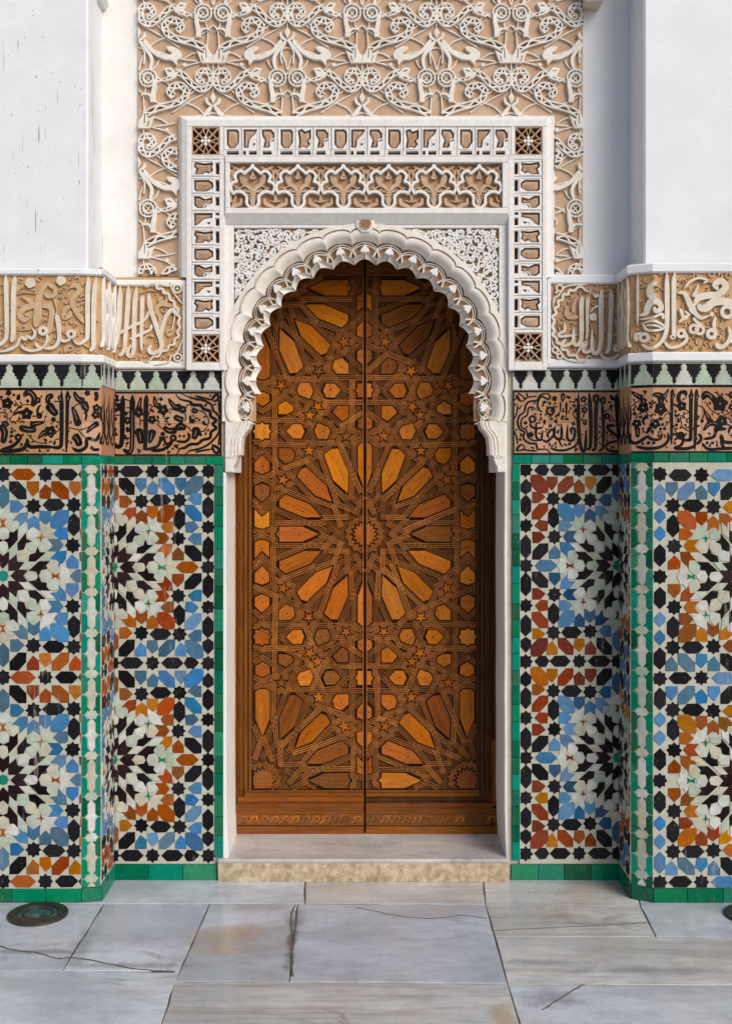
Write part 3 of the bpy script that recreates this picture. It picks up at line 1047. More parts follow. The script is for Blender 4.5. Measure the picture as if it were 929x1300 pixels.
CARVE_A = [  # streaked pier
    S_(38, 34, 62, 112, 68, 300, 72, 640, 40, 715, -8, 745), S_(42, 36, 146, 118, 134, 260, 130, 620, 118, 715),
    S_(26, 24, 300, 580, 328, 640, 300, 682, 265, 662, 240, 692, 206, 668, 190, 690, 160, 748, 80, 787, -10, 805),
    O_(402, 612, 30, 30), S_(26, 22, 432, 640, 440, 690, 400, 762, 300, 792, 230, 772, 203, 738), S_(24, 22, 330, 715, 350, 752, 400, 765),
    S_(42, 24, 518, 455, 540, 560, 545, 690, 500, 760, 410, 772), O_(655, 642, 30, 28),
    S_(24, 24, 548, 692, 600, 706, 650, 684), S_(24, 44, 670, 690, 720, 728, 775, 700, 800, 640, 800, 350, 806, 122), S_(40, 34, 874, 120, 855, 300, 850, 600, 850, 750, 818, 792),
    B_l(285, 178, 46), B_l(562, 158, 42)]
LEAF_A = [S_(30, 84, 480, 200, 430, 190, 380, 260, 352, 350, 352, 450, 330, 575), S_(44, 30, 440, 196, 502, 220, 502, 285, 440, 300, 412, 268),
          S_(60, 36, 340, 395, 240, 400, 186, 460, 226, 512, 268, 484, 236, 458), S_(20, 56, 205, 300, 268, 335, 330, 400),
          S_(40, 56, 392, 400, 430, 385, 478, 430, 462, 560, 440, 640), S_(46, 46, 640, 225, 690, 195, 730, 240, 690, 290, 660, 350, 700, 440, 770, 540),
          S_(50, 40, 650, 385, 596, 420, 590, 490, 640, 470, 640, 430), S_(12, 10, 490, 310, 520, 400, 530, 450, 600, 260, 640, 230), S_(10, 10, 150, 280, 240, 262, 330, 275),
          S_(10, 10, 160, 605, 280, 600), S_(10, 10, 545, 605, 690, 690, 820, 770), S_(36, 36, 600, 810, 610, 760, 660, 765, 620, 790), S_(10, 10, 700, 340, 780, 320)]
CARVE_B = [  # recess beside it
    S_(46, 32, 250, 138, 245, 300, 232, 560, 205, 690, 170, 655, 215, 600), S_(46, 30, 328, 138, 322, 300, 300, 600, 288, 735, 255, 802),
    S_(46, 30, 402, 148, 388, 300, 380, 560, 376, 745, 345, 802, 318, 765, 356, 690), S_(42, 26, 460, 225, 455, 350, 450, 550, 450, 752),
    S_(46, 28, 518, 205, 530, 330, 600, 550, 640, 712, 570, 772, 520, 750, 542, 690), S_(34, 40, 640, 702, 632, 600, 676, 440, 740, 362, 772, 410), S_(12, 10, 770, 400, 752, 480, 738, 560),
    S_(30, 26, 155, 645, 300, 550, 460, 472, 510, 412, 530, 360), S_(28, 24, 335, 640, 450, 590, 530, 552, 545, 500), S_(28, 24, 240, 800, 300, 738, 350, 722),
    S_(24, 22, 470, 125, 500, 150, 540, 118, 590, 128, 600, 165, 650, 168, 660, 205, 705, 215, 720, 265, 755, 285, 760, 330, 795, 360, 785, 405, 812, 440, 795, 490, 812, 530, 790, 570, 800, 615, 765, 640, 755, 690, 712, 700, 690, 745, 640, 755, 610, 800, 560, 805, 520, 850, 470, 845),
    O_(788, 165, 38, 16), S_(16, 14, 560, 100, 700, 140, 720, 110, 745, 190, 835, 310), O_(792, 812, 36, 16), S_(16, 14, 838, 640, 780, 770, 730, 800, 700, 856, 570, 884), D_(790, 165, 12), D_(792, 812, 12)]
LEAF_B = [S_(30, 30, 640, 200, 690, 235, 670, 295, 615, 270, 650, 240), S_(36, 40, 590, 410, 590, 345, 640, 310, 760, 330), S_(40, 30, 600, 390, 625, 440, 615, 540), S_(70, 30, 735, 600, 700, 570, 740, 540), S_(9, 9, 430, 210, 520, 180, 600, 195), S_(9, 9, 160, 440, 200, 340, 215, 310),
          S_(30, 20, 480, 700, 480, 630, 520, 600, 570, 620), S_(9, 9, 590, 790, 680, 720, 720, 640)]
CARVE_C = [  # shaded recess
    S_(50, 30, 574, 168, 570, 300, 570, 640, 545, 752, 505, 772, 486, 720, 484, 545), S_(48, 30, 662, 168, 665, 300, 652, 600, 640, 738, 605, 772),
    S_(46, 30, 392, 238, 384, 330, 384, 620, 352, 692, 312, 672, 310, 535), S_(42, 14, 452, 240, 440, 330, 440, 560, 428, 642),
    S_(34, 24, 312, 560, 302, 660, 240, 702, 202, 688, 240, 635), S_(30, 22, 225, 485, 226, 560, 172, 590, 195, 615, 350, 598),
    S_(28, 24, 486, 560, 480, 720, 440, 762, 398, 742, 432, 670, 396, 690, 335, 785), O_(722, 722, 26, 30), S_(28, 24, 752, 720, 740, 782, 660, 824, 590, 812, 568, 765),
    B_l(495, 432, 36), S_(10, 26, 465, 392, 505, 345, 545, 325), S_(10, 34, 490, 200, 520, 240, 545, 220),
    S_(26, 24, 465, 150, 462, 192, 420, 180, 392, 150, 350, 152, 320, 182, 270, 182, 258, 218, 215, 222, 205, 268, 168, 285, 170, 330, 135, 350, 148, 395, 112, 430, 130, 470, 110, 520, 130, 560, 112, 600, 150, 630, 155, 672, 195, 690, 205, 735, 250, 745, 270, 790, 330, 790, 360, 832, 420, 838, 450, 800, 478, 815),
    O_(180, 160, 30, 16), S_(16, 14, 118, 340, 130, 260, 170, 225, 230, 150, 330, 130, 440, 128), O_(140, 740, 28, 16), O_(182, 800, 24, 16), S_(16, 14, 104, 630, 125, 700, 190, 760, 240, 826, 330, 850, 420, 858), D_(150, 200, 12), D_(150, 775, 12)]
LEAF_C = [S_(20, 46, 750, 270, 720, 360, 740, 420), S_(56, 20, 700, 440, 730, 520, 735, 560, 690, 620), S_(30, 44, 230, 360, 262, 430, 360, 430), S_(20, 40, 345, 235, 312, 320, 310, 390), S_(30, 30, 240, 320, 260, 390, 300, 400),
          S_(9, 9, 330, 590, 210, 590, 168, 500, 200, 430, 270, 400), S_(9, 9, 545, 320, 470, 380, 476, 520, 560, 640, 650, 685), S_(9, 9, 580, 200, 660, 182, 750, 215)]
CARVE_D = [  # clean pier
    S_(18, 18, 106, 118, 105, 570), S_(46, 26, 342, 118, 345, 270, 346, 560, 330, 660, 280, 742, 200, 782, 135, 738), S_(46, 28, 412, 118, 405, 270, 405, 640, 400, 690, 372, 672),
    S_(24, 20, 135, 560, 230, 540, 325, 595, 250, 625, 175, 615, 145, 555), S_(18, 18, 165, 575, 240, 580, 300, 600), O_(155, 682, 32, 28), S_(30, 28, 98, 712, 92, 655, 140, 645),
    O_(470, 652, 30, 28), S_(30, 26, 508, 640, 515, 710, 450, 762, 370, 772, 322, 725), O_(582, 612, 34, 28), O_(632, 622, 34, 26), S_(20, 36, 575, 510, 600, 545, 650, 590), S_(18, 40, 450, 555, 480, 530, 530, 500), S_(20, 34, 458, 430, 475, 470, 490, 520), S_(12, 36, 500, 455, 530, 480, 540, 500),
    S_(22, 36, 772, 500, 756, 570, 770, 650), O_(735, 655, 34, 34), S_(26, 44, 882, 590, 900, 660, 872, 738, 815, 772, 768, 738), S_(34, 34, 890, 700, 935, 740),
    S_(22, 66, 440, 295, 500, 300, 545, 390, 590, 480), S_(50, 12, 575, 450, 640, 515, 730, 488), S_(66, 50, 585, 410, 622, 340, 700, 318, 790, 310, 858, 245, 822, 190, 768, 222, 795, 270), S_(74, 66, 640, 430, 690, 425, 755, 378, 850, 370, 940, 395),
    S_(46, 22, 625, 390, 640, 440, 690, 440), O_(872, 462, 46, 34), S_(10, 46, 622, 215, 600, 280, 580, 330), S_(24, 20, 495, 265, 540, 205, 620, 165, 695, 185, 662, 212), B_l(738, 482, 22),
    S_(30, 74, 262, 200, 205, 235, 205, 300, 240, 340), S_(70, 20, 225, 340, 182, 420, 170, 470, 118, 485), S_(60, 30, 205, 375, 268, 375, 296, 430, 250, 455, 232, 415), S_(14, 30, 118, 520, 220, 512, 298, 480, 315, 525)]
LEAF_D = [S_(10, 9, 118, 240, 240, 228, 330, 280, 400, 352), S_(9, 9, 520, 360, 490, 400, 488, 440), S_(9, 9, 650, 596, 800, 585, 850, 500), S_(9, 9, 440, 340, 460, 320), S_(9, 9, 690, 190, 760, 210), S_(9, 9, 240, 350, 310, 420, 290, 470), S_(9, 9, 370, 530, 420, 460)]

BLACK_E = [
    S_(30, 24, 505, 262, 506, 450, 505, 640, 495, 718, 430, 725), S_(44, 14, 492, 300, 500, 362), S_(30, 18, 555, 262, 552, 420, 545, 765), S_(46, 14, 560, 296, 556, 360),
    S_(24, 26, 450, 722, 330, 718, 245, 716, 225, 650), S_(28, 28, 228, 670, 200, 732, 100, 752, -10, 750), O_(155, 642, 20, 18), S_(22, 26, 172, 655, 110, 712, 10, 748),
    S_(26, 22, 588, 722, 640, 752, 700, 722, 712, 652, 780, 662, 808, 600), S_(22, 20, 740, 712, 760, 740, 806, 740),
    B_l(222, 450, 42), S_(10, 26, 105, 468, 150, 440, 190, 440), S_(36, 40, 198, 310, 240, 272, 285, 320, 272, 392), B_l(312, 340, 24), D_(325, 466, 24), S_(22, 10, 305, 450, 318, 400, 340, 378),
    S_(40, 30, 440, 300, 395, 320, 402, 370), S_(66, 40, 395, 370, 430, 420, 470, 462), B_l(440, 497, 18), S_(20, 56, 605, 268, 640, 330, 690, 350), S_(50, 46, 680, 345, 700, 400, 725, 410), B_l(712, 282, 20), S_(26, 24, 770, 270, 785, 300, 775, 345), B_l(782, 400, 26), B_l(776, 458, 28),
    S_(14, 56, 590, 390, 615, 450, 645, 550), S_(16, 12, 685, 442, 705, 450, 698, 505), S_(46, 14, 800, 520, 745, 560, 708, 606), S_(56, 44, 605, 620, 635, 660, 655, 712), B_l(415, 595, 42), S_(46, 12, 400, 590, 350, 610, 318, 655),
    S_(46, 40, 160, 560, 240, 580, 300, 575), S_(56, 14, 250, 545, 300, 530, 368, 518), S_(50, 40, 10, 540, 45, 600, 28, 690), S_(40, 26, 20, 525, 80, 540), B_l(65, 365, 40), S_(14, 34, 165, 290, 148, 340), B_l(75, 280, 20), D_(100, 600, 12), D_(172, 395, 12),
    S_(5, 5, 100, 480, 170, 385, 300, 380), S_(5, 5, 0, 440, 60, 450, 60, 520), S_(5, 5, 220, 610, 300, 680, 400, 690), S_(5, 5, 330, 640, 440, 610, 500, 570), S_(5, 5, 690, 370, 620, 380, 600, 440), S_(5, 5, 560, 560, 660, 580, 760, 540), S_(5, 5, 640, 580, 700, 650), S_(5, 5, 120, 340, 160, 400, 110, 440), S_(5, 5, 440, 350, 500, 350)]
BLACK_F = [
    S_(34, 24, 130, 280, 126, 400, 122, 630, 90, 672, 50, 632), S_(36, 24, 203, 276, 200, 400, 198, 672, 172, 712, 130, 690), S_(34, 22, 308, 276, 304, 400, 300, 650, 290, 692),
    S_(18, 18, 290, 694, 350, 684, 400, 660, 420, 600), S_(20, 24, 340, 702, 430, 694, 488, 655, 500, 620), O_(512, 606, 18, 16), S_(18, 18, 530, 628, 600, 634, 634, 600, 620, 566), D_(562, 591, 9), D_(594, 591, 9), S_(16, 16, 415, 640, 440, 602, 455, 650, 490, 640),
    B_l(70, 300, 26), B_l(76, 372, 34), D_(65, 460, 18), S_(44, 14, 65, 520, 58, 560, 90, 585), D_(150, 420, 16), B_l(166, 472, 26), S_(22, 26, 160, 520, 170, 562), S_(16, 14, 150, 580, 150, 608, 178, 605), S_(14, 40, 268, 292, 255, 350, 250, 390), B_l(250, 412, 32), S_(58, 30, 245, 530, 262, 600, 265, 650),
    S_(14, 44, 368, 285, 380, 350, 420, 365), B_l(435, 392, 36), B_l(352, 465, 28), S_(60, 16, 355, 540, 345, 600, 330, 645), S_(16, 52, 475, 305, 520, 365, 570, 370), B_l(585, 388, 26), S_(36, 40, 515, 440, 560, 462, 590, 470), S_(28, 46, 440, 520, 480, 550, 540, 545), S_(50, 30, 540, 545, 570, 510, 600, 545), S_(40, 26, 650, 392, 700, 405), D_(660, 476, 18), S_(16, 12, 640, 430, 642, 495), S_(60, 30, 690, 520, 680, 575, 665, 615), S_(26, 14, 700, 560, 730, 590), B_l(432, 575, 16), B_l(420, 607, 14),
    S_(20, 18, 530, 268, 565, 310, 640, 330, 655, 352, 720, 358, 742, 385, 790, 402, 796, 440, 838, 470, 812, 500, 838, 530, 800, 560, 790, 605, 735, 620, 700, 648, 640, 655, 600, 680, 560, 690, 540, 735),
    S_(14, 13, 570, 266, 640, 296, 700, 312, 740, 318, 800, 350, 816, 395, 858, 440, 862, 500, 858, 560, 826, 610, 770, 660, 700, 690, 640, 702, 600, 735),
    S_(14, 10, 678, 285, 740, 300, 815, 318), S_(10, 14, 855, 285, 858, 350, 866, 420), S_(18, 14, 805, 325, 825, 285, 852, 280, 850, 312, 812, 330), S_(14, 10, 678, 714, 740, 700, 812, 690), S_(10, 14, 870, 560, 860, 620, 858, 660), S_(18, 14, 805, 655, 850, 680, 858, 714, 825, 710, 806, 660),
    ('p', rect(50, 254, 880, 268)), ('p', rect(866, 268, 880, 728)), ('p', rect(50, 728, 880, 740)),
    S_(5, 5, 690, 392, 750, 415, 782, 480, 750, 545, 700, 560), S_(5, 5, 60, 340, 130, 310, 200, 330), S_(5, 5, 260, 440, 262, 520), S_(5, 5, 320, 440, 350, 370, 400, 360), S_(5, 5, 480, 380, 600, 420, 600, 480), S_(5, 5, 390, 500, 440, 540, 520, 540), S_(5, 5, 600, 500, 660, 560), S_(5, 5, 60, 430, 110, 430, 200, 400)]
BLACK_G = [
    S_(32, 24, 562, 262, 560, 450, 568, 600, 585, 692, 612, 690, 620, 540), S_(34, 24, 642, 262, 655, 450, 652, 660, 625, 694), S_(34, 24, 702, 275, 692, 450, 690, 670, 660, 694), S_(26, 18, 740, 340, 750, 500, 746, 672, 712, 705), S_(40, 24, 850, 270, 858, 450, 872, 690),
    S_(50, 60, 690, 270, 700, 340), S_(50, 40, 745, 290, 748, 350), B_l(600, 312, 22), B_l(606, 392, 22), S_(12, 14, 605, 410, 598, 450), B_l(780, 440, 22), S_(20, 30, 800, 280, 830, 320), S_(44, 20, 445, 262, 440, 330), S_(20, 12, 470, 330, 470, 430), S_(16, 10, 425, 330, 425, 400), B_l(380, 305, 18), O_(345, 400, 26, 14), S_(16, 14, 372, 360, 375, 410, 340, 445),
    S_(16, 14, 290, 405, 262, 390, 252, 340, 280, 290, 330, 310, 352, 280), O_(212, 462, 22, 14), S_(16, 16, 195, 490, 205, 520, 250, 532, 292, 525), S_(18, 18, 240, 480, 240, 590, 275, 622, 290, 545), S_(20, 18, 280, 610, 322, 632, 378, 575, 360, 540, 325, 580, 340, 600),
    S_(20, 20, 385, 512, 378, 590, 430, 612, 432, 500), S_(22, 20, 480, 500, 478, 610, 520, 620, 535, 545, 505, 535, 512, 580), S_(18, 18, 566, 520, 556, 640, 490, 690, 410, 700, 345, 680), S_(14, 12, 412, 600, 420, 640, 440, 670),
    S_(26, 22, 845, 510, 778, 520, 835, 578, 885, 615), S_(20, 20, 880, 628, 800, 640, 768, 672, 805, 705, 885, 705), D_(545, 315, 12), D_(540, 400, 12),
    S_(15, 14, 350, 315, 335, 272, 275, 276, 248, 318, 190, 328, 162, 355, 150, 405, 112, 440, 100, 490, 118, 540, 150, 560, 145, 610, 190, 645, 240, 650, 255, 690, 315, 692, 352, 720),
    S_(13, 12, 245, 395, 215, 372, 182, 380, 172, 430, 132, 462, 128, 520, 165, 545, 180, 600, 225, 625, 280, 622), D_(160, 490, 12), B_l(200, 580, 20),
    S_(24, 10, 88, 275, 112, 315, 140, 328), S_(12, 10, 100, 262, 150, 300, 140, 330), S_(12, 10, 145, 320, 180, 295, 245, 288), S_(10, 12, 100, 350, 92, 420, 70, 465), S_(24, 10, 88, 705, 112, 665, 142, 655), S_(12, 12, 130, 690, 180, 700, 245, 705), S_(10, 12, 75, 555, 92, 600, 100, 650), S_(12, 10, 95, 705, 150, 690, 142, 655),
    ('p', rect(62, 247, 885, 259)), ('p', rect(62, 259, 74, 720)), ('p', rect(62, 720, 885, 732)), S_(5, 5, 560, 480, 520, 420, 560, 360), S_(5, 5, 700, 500, 760, 560, 700, 620)]
BLACK_H = [
    S_(28, 20, 438, 250, 433, 350, 428, 705), S_(46, 12, 442, 285, 436, 340), S_(30, 22, 592, 250, 588, 380, 586, 640, 575, 668, 515, 665), S_(48, 14, 588, 290, 590, 345), S_(28, 22, 635, 252, 630, 380, 620, 750), S_(44, 12, 640, 290, 632, 345),
    S_(24, 26, 625, 715, 560, 738, 450, 738), O_(505, 632, 20, 24), S_(22, 22, 528, 640, 512, 705, 448, 735), S_(20, 24, 648, 615, 672, 655, 638, 705),
    S_(20, 26, 400, 605, 402, 670, 345, 722, 240, 738, 155, 718), S_(20, 22, 352, 612, 332, 660, 272, 662, 238, 635), S_(24, 22, 250, 625, 160, 692, 112, 665, 116, 612), D_(245, 692, 12), D_(285, 692, 12), D_(340, 577, 12), D_(373, 575, 12), D_(356, 541, 12),
    S_(22, 26, 685, 660, 770, 645, 802, 585, 880, 578), S_(20, 22, 785, 600, 790, 568, 850, 565), S_(30, 26, 835, 620, 850, 680, 940, 690), S_(20, 26, 678, 690, 730, 742, 850, 738, 940, 735), S_(26, 22, 850, 640, 840, 690, 860, 735), D_(720, 692, 12), D_(765, 692, 12), S_(26, 14, 940, 545, 905, 575, 895, 612),
    S_(14, 50, 120, 262, 165, 300, 200, 320), S_(44, 30, 205, 320, 215, 380), B_l(206, 402, 36), S_(20, 66, 275, 295, 320, 300, 350, 320), S_(56, 30, 345, 320, 340, 380), B_l(340, 415, 44), S_(14, 40, 408, 250, 380, 300, 360, 330), S_(26, 30, 548, 312, 540, 275, 495, 288, 488, 340, 505, 370), B_l(512, 390, 36), S_(14, 16, 455, 460, 475, 475, 492, 452), S_(44, 40, 690, 340, 705, 290, 750, 310, 790, 350), B_l(825, 372, 54), S_(14, 46, 690, 420, 725, 470, 740, 515), B_l(842, 512, 40), S_(60, 16, 780, 520, 730, 540, 690, 592), S_(40, 40, 750, 530, 820, 540), B_l(160, 530, 30), S_(40, 26, 160, 560, 168, 600, 165, 645), S_(20, 14, 225, 478, 205, 510, 218, 545), B_l(295, 535, 36), S_(30, 12, 262, 560, 245, 590, 232, 615), B_l(145, 447, 13), B_l(228, 478, 15), D_(680, 512, 14), D_(812, 455, 10), B_l(920, 400, 24), B_l(922, 300, 26),
    S_(5, 5, 110, 400, 170, 350, 240, 340), S_(5, 5, 440, 540, 480, 620, 540, 640), S_(5, 5, 500, 460, 520, 560, 580, 600), S_(5, 5, 540, 420, 570, 440, 510, 470), S_(5, 5, 400, 420, 420, 500, 370, 560), S_(5, 5, 700, 350, 750, 420, 800, 450), S_(5, 5, 860, 470, 929, 430), S_(5, 5, 640, 380, 700, 420, 680, 500), S_(5, 5, 150, 470, 220, 430, 240, 470)]


def carved_band(fm, r, strokes, leaves, org, sc, parent, ground, leaf, letters=LETTER):
    b = bed_plate(fm, r, "inscription_panel", parent, ground)
    for k, d in leaves: stroke_obj(k, d, fm, org[0], org[1], sc, -.004, .0095, leaf, b, .4, "leaf")
    for k, d in strokes: stroke_obj(k, d, fm, org[0], org[1], sc, -.004, .0155, letters, b, .3, "letter")
    occ = []
    for k, d in strokes + leaves:
        if k == 's': occ += [(org[0] + x / sc, org[1] + y / sc, max(d[0], d[1]) / sc / 2) for x, y in smooth(d[2], 5)]
        else: occ.append((org[0] + d[0] / sc, org[1] + d[1] / sc, d[2] / sc))
    for _ in range(900):
        x, y = RND.uniform(max(r[0], 0) + 4, min(r[2], 929) - 4), RND.uniform(r[1] + 8, r[3] - 8)
        cl = min(math.hypot(x - a, y - b_) - w for a, b_, w in occ)
        if cl < 2.6: continue
        q = min(5.5, cl - .6)
        a0 = RND.uniform(0, 6.28); s = RND.choice((-1, 1))
        pts = [(x + q * (1 - .75 * t) * math.cos(a0 + s * t * 5), y + q * (1 - .75 * t) * math.sin(a0 + s * t * 5)) for t in [j / 9 for j in range(10)]]
        mb = MB(); mb.ribbon(pts, [.9 + 1.6 * j / 9 for j in range(10)], fm, -.004, .0075 + RND.uniform(-.001, .001), .3)
        mb.build("curl", leaf, b)
        occ.append((x, y, q)); occ.append((pts[0][0], pts[0][1], .6))
    return b


bA = carved_band(pier_left, (-60, 346, 127.6, 455), CARVE_A, LEAF_A, (0, 335), 7.146, pier_L, OCHRE, OCHRE_LEAF)
bB = carved_band(recess, (146.2, 352, 237, 466), CARVE_B, LEAF_B, (120, 345), 7.432, rec_L, OCHRE, OCHRE_LEAF)
bC = carved_band(recess, (693.5, 352, 784.4, 466), CARVE_C, LEAF_C, (685, 345), 7.432, rec_R, TAN, TAN_LIGHT)
bD = carved_band(pier_right, (803.4, 340, 990, 452), CARVE_D, LEAF_D, (795, 330), 6.933, pier_R, OCHRE, OCHRE_LEAF)
# plaster edges round the two recessed panels
for parent, x0, x1, y0, y1, m in ((rec_L, 232.6, 236.9, 357, 463.5, WHITE), (rec_R, 693.6, 698.2, 359, 463, WHITE_PLAIN)):
    mb = MB(); mb.prism(rect(x0, y0, x1, y1), recess, -.002, .0135, .6); mb.build("panel_edge", m, parent)


# the letters run on round the corner, on the narrow side faces
def side_letters(fm, depth, ys, n, parent, letter, ground, h1, name):
    b = bed_plate(fm, (.6, ys[0] - 5, depth, ys[1] + 5), name, parent, ground)
    acc = MB()
    for i in range(n):
        x = 5 + (depth - 10) * i / (n - 1)
        k = i % 3
        if k == 0: d = [(x, ys[0] + 4), (x + 2, (ys[0] + ys[1]) / 2), (x, ys[1] - 18), (x + 8, ys[1] - 6)]
        elif k == 1: d = [(x, ys[0] + 18), (x + 6, ys[0] + 30), (x - 4, ys[0] + 48), (x + 7, ys[0] + 62), (x - 2, ys[1] - 10)]
        else: d = [(x - 4, ys[1] - 8), (x + 6, ys[1] - 24), (x + 4, ys[0] + 40), (x + 10, ys[0] + 16)]
        stroke_obj('s', (6, 4.5, d), fm, 0, 0, 1, -.003, h1, None, None, .4, "", acc=acc)
    acc.build("letters", letter, b, kind="stuff")


side_letters(reveal_left, 71.5, (357, 455), 7, pier_L, CARVED, OCHRE, .010, "inscription_side")
side_letters(reveal_right, 62.5, (354, 454), 7, pier_R, CREAM, TAN, .010, "inscription_side")
side_letters(reveal_left, 71.5, (500, 574), 8, pier_L, G_INK, G_SALMON, .0008, "tile_inscription_side")
side_letters(reveal_right, 62.5, (500, 572), 8, pier_R, G_INK, G_SALMON, .0008, "tile_inscription_side")


def tile_band(fm, xs, ys, strokes, org, sc, parent, borders, kw=1.22):
    b = bed_plate(fm, (xs[0], ys[0], xs[-1], ys[-1]), "tile_inscription", parent, GROUT)
    for i in range(len(xs) - 1):
        for j in range(len(ys) - 1):
            mb = MB(); mb.prism(rect(xs[i] + .25, ys[j] + .2, xs[i + 1] - .25, ys[j + 1] - .2), fm, -.004, .003 + RND.uniform(-.0003, .0003), .3)
            mb.build("tile", G_SALMON, b)
    stems = MB()
    for k, d in strokes:
        if k == 's': d = (d[0] * (kw if d[0] > 8 else 1.6), d[1] * (kw if d[0] > 8 else 1.6), d[2])
        elif k == 'o': d = (d[0], d[1], d[2], d[3] * 1.2)
        elif k in 'bd': d = (d[0], d[1], d[2] * 1.12)
        stroke_obj(k, d, fm, org[0], org[1], sc, .0025, .0046, G_INK, b, .12, "letter")
        # leaves keep a slit of bare tile, flowers a pale eye
        if k == 's' and max(d[0], d[1]) > 42:
            pp = smooth([(org[0] + x / sc, org[1] + y / sc) for x, y in d[2]], 4)
            pp = pp[len(pp) // 4: -max(1, len(pp) // 4)]
            if len(pp) > 1: mb = MB(); mb.ribbon(pp, [.3 + .35 * math.sin(PI * j / (len(pp) - 1)) for j in range(len(pp))], fm, .004, .0056, .05); mb.build("leaf_slit", G_SALMON, b)
        if k == 'b' and d[2] > 24:
            mb = MB(); mb.prism(circle(org[0] + d[0] / sc, org[1] + d[1] / sc, 1.0, 7), fm, .004, .0057, .1); mb.build("flower_eye", G_SALMON, b)
    # small leaves on curling stems fill the ground between the letters
    occ = []
    for k, d in strokes:
        if k == 's': occ += [(org[0] + x / sc, org[1] + y / sc, max(d[0], d[1]) * kw / sc / 2) for x, y in smooth(d[2], 5)]
        elif k == 'o': occ += [(org[0] + x / sc, org[1] + y / sc, d[3] / sc / 2) for x, y in circle(d[0], d[1], d[2], 10)]
        elif k in 'bd': occ.append((org[0] + d[0] / sc, org[1] + d[1] / sc, d[2] / sc * 1.15))
    for _ in range(1500):
        x, y = RND.uniform(xs[0] + 3, xs[-1] - 3), RND.uniform(ys[0] + 5, ys[-1] - 5)
        if fm is recess and not (xs[0] < x < xs[-1]): continue
        cl = min(math.hypot(x - a, y - b_) - w for a, b_, w in occ)
        if cl < 2.1: continue
        r = min(3.4, cl - .7)
        if x < -2 or x > 931: continue
        a = RND.uniform(0, 2 * PI); t = RND.choice((-1, 1)) * RND.uniform(.5, 1.4)
        mb = MB()
        pts = [(x - r * math.cos(a), y - r * math.sin(a)), (x + .35 * r * math.cos(a + PI / 2) * t, y + .35 * r * math.sin(a + PI / 2) * t), (x + r * math.cos(a), y + r * math.sin(a))]
        pp = smooth(pts, 4); n = len(pp) - 1
        if RND.random() < .65: mb.ribbon(pp, [(.35 + 1.05 * r * math.sin(PI * min(1, (j / n) ** .6))) for j in range(n + 1)], fm, .0025, .0044, .1)
        else: mb.prism(star(x, y, r * .95, r * .55, RND.choice((4, 5)), a), fm, .0025, .0044, .1)
        mb.build("leaf", G_INK, b)
        occ += [(u, v, r * .45) for u, v in pts] + [(x, y, r * .55)]
        # a hair-thin stem to the nearest stroke
        q = min(occ[:-4], key=lambda o: math.hypot(o[0] - x, o[1] - y))
        stems.ribbon(smooth([pts[0], ((x + q[0]) / 2 + RND.uniform(-2, 2), (y + q[1]) / 2 + RND.uniform(-2, 2)), q[:2]], 3), .75, fm, .0025, .0042, .05)
    stems.build("stems", G_INK, b, kind="stuff")
    bb = []
    for r in borders:
        for turn in (104, 828):
            if r[0] < turn < r[2]: bb += [(r[0], r[1], turn, r[3]), (turn, r[1], r[2], r[3])]; break
        else: bb.append(r)
    for r in bb:
        mb = MB(); mb.prism(rect(*r), fm, .0024, .0045, .15); mb.build("border_line", G_INK, b)
    return b


tile_band(pier_left, [-40, 15, 59, 104], [495.5, 535, 577.5], [q for q in BLACK_E if True], (0, 455), 6.407, pier_L, [(-40, 492.2, 125, 494.8), (-40, 575.6, 125, 577.6)])
b = bed_plate(pier_left, (104.2, 495.5, 127.6, 577.5), "tile_inscription", pier_L, GROUT)
for y0, y1 in ((495.5, 535), (535, 577.5)):
    mb = MB(); mb.prism(rect(104.5, y0 + .2, 127.2, y1 - .2), pier_left, -.004, .003, .3); mb.build("tile", G_SALMON, b)
tile_band(recess, [146.4, 172, 201, 242, 283], [497, 538, 578.5], BLACK_F, (135, 455), 5.994, rec_L, [])
tile_band(recess, [650.2, 681, 695.5, 729, 768, 784.2], [496, 537, 577], BLACK_G, (640, 455), 5.994, rec_R, [], kw=.98)
tile_band(pier_right, [803.6, 827, 857, 890, 945], [491.5, 531.5, 574.3], BLACK_H, (785, 455), 6.451, pier_R, [(803.6, 488.8, 945, 491.6), (803.6, 572.6, 945, 574.6)], kw=1.1)

# ------------------------------------------------------------------ carved doorway surround
surround = empty("doorway_surround", (0, -.02, .2), "white carved stucco door surround with a lobed arch and pierced lettering border", "doorway")
YFR = -.030
front = plane(YFR)
HB = 600
# wall body behind the carving, with the arched opening
AX, AY = 463.0, 467.0


def arch_pt(s, r):
    """s = pixels run along a line of radius 160 from the crown; past the springing it goes straight down; r = distance off the axis"""
    sg = 1 if s >= 0 else -1
    a = abs(s) / 160.0
    if a <= PI / 2: return (AX + sg * r * math.sin(a), AY - r * math.cos(a))
    return (AX + sg * r, AY + (abs(s) - 160 * PI / 2))


S90 = 160 * PI / 2
core = [(237, 470), (237, 152.5), (693.4, 152.5), (693.4, 470), (AX + 166, 470)] + [arch_pt(S90 - 2 * S90 * i / 40, 166) for i in range(41)] + [(AX - 166, 470)]
mb = MB(); mb.prism(core, plane(.014), -.265, 0, 0); mb.build("wall_core", TAN, surround)
for sx in (-1, 1):
    mb = MB(); xa, xb = (278.9, 297) if sx < 0 else (629.2, 652); mb.prism(rect(xa, 470.2, xb, 600), plane(.0085), -.27, 0, 0)
    mb.build("wall_core", WHITE, surround)


def bar(r, h0=-.045, h1=0.0, bev=.8, mat=CARVED, fm=front, name="border_bar"):
    mb = MB(); mb.prism(rect(*r), fm, h0, h1 + RND.uniform(-.0004, .0004), bev); return mb.build(name, mat, surround)


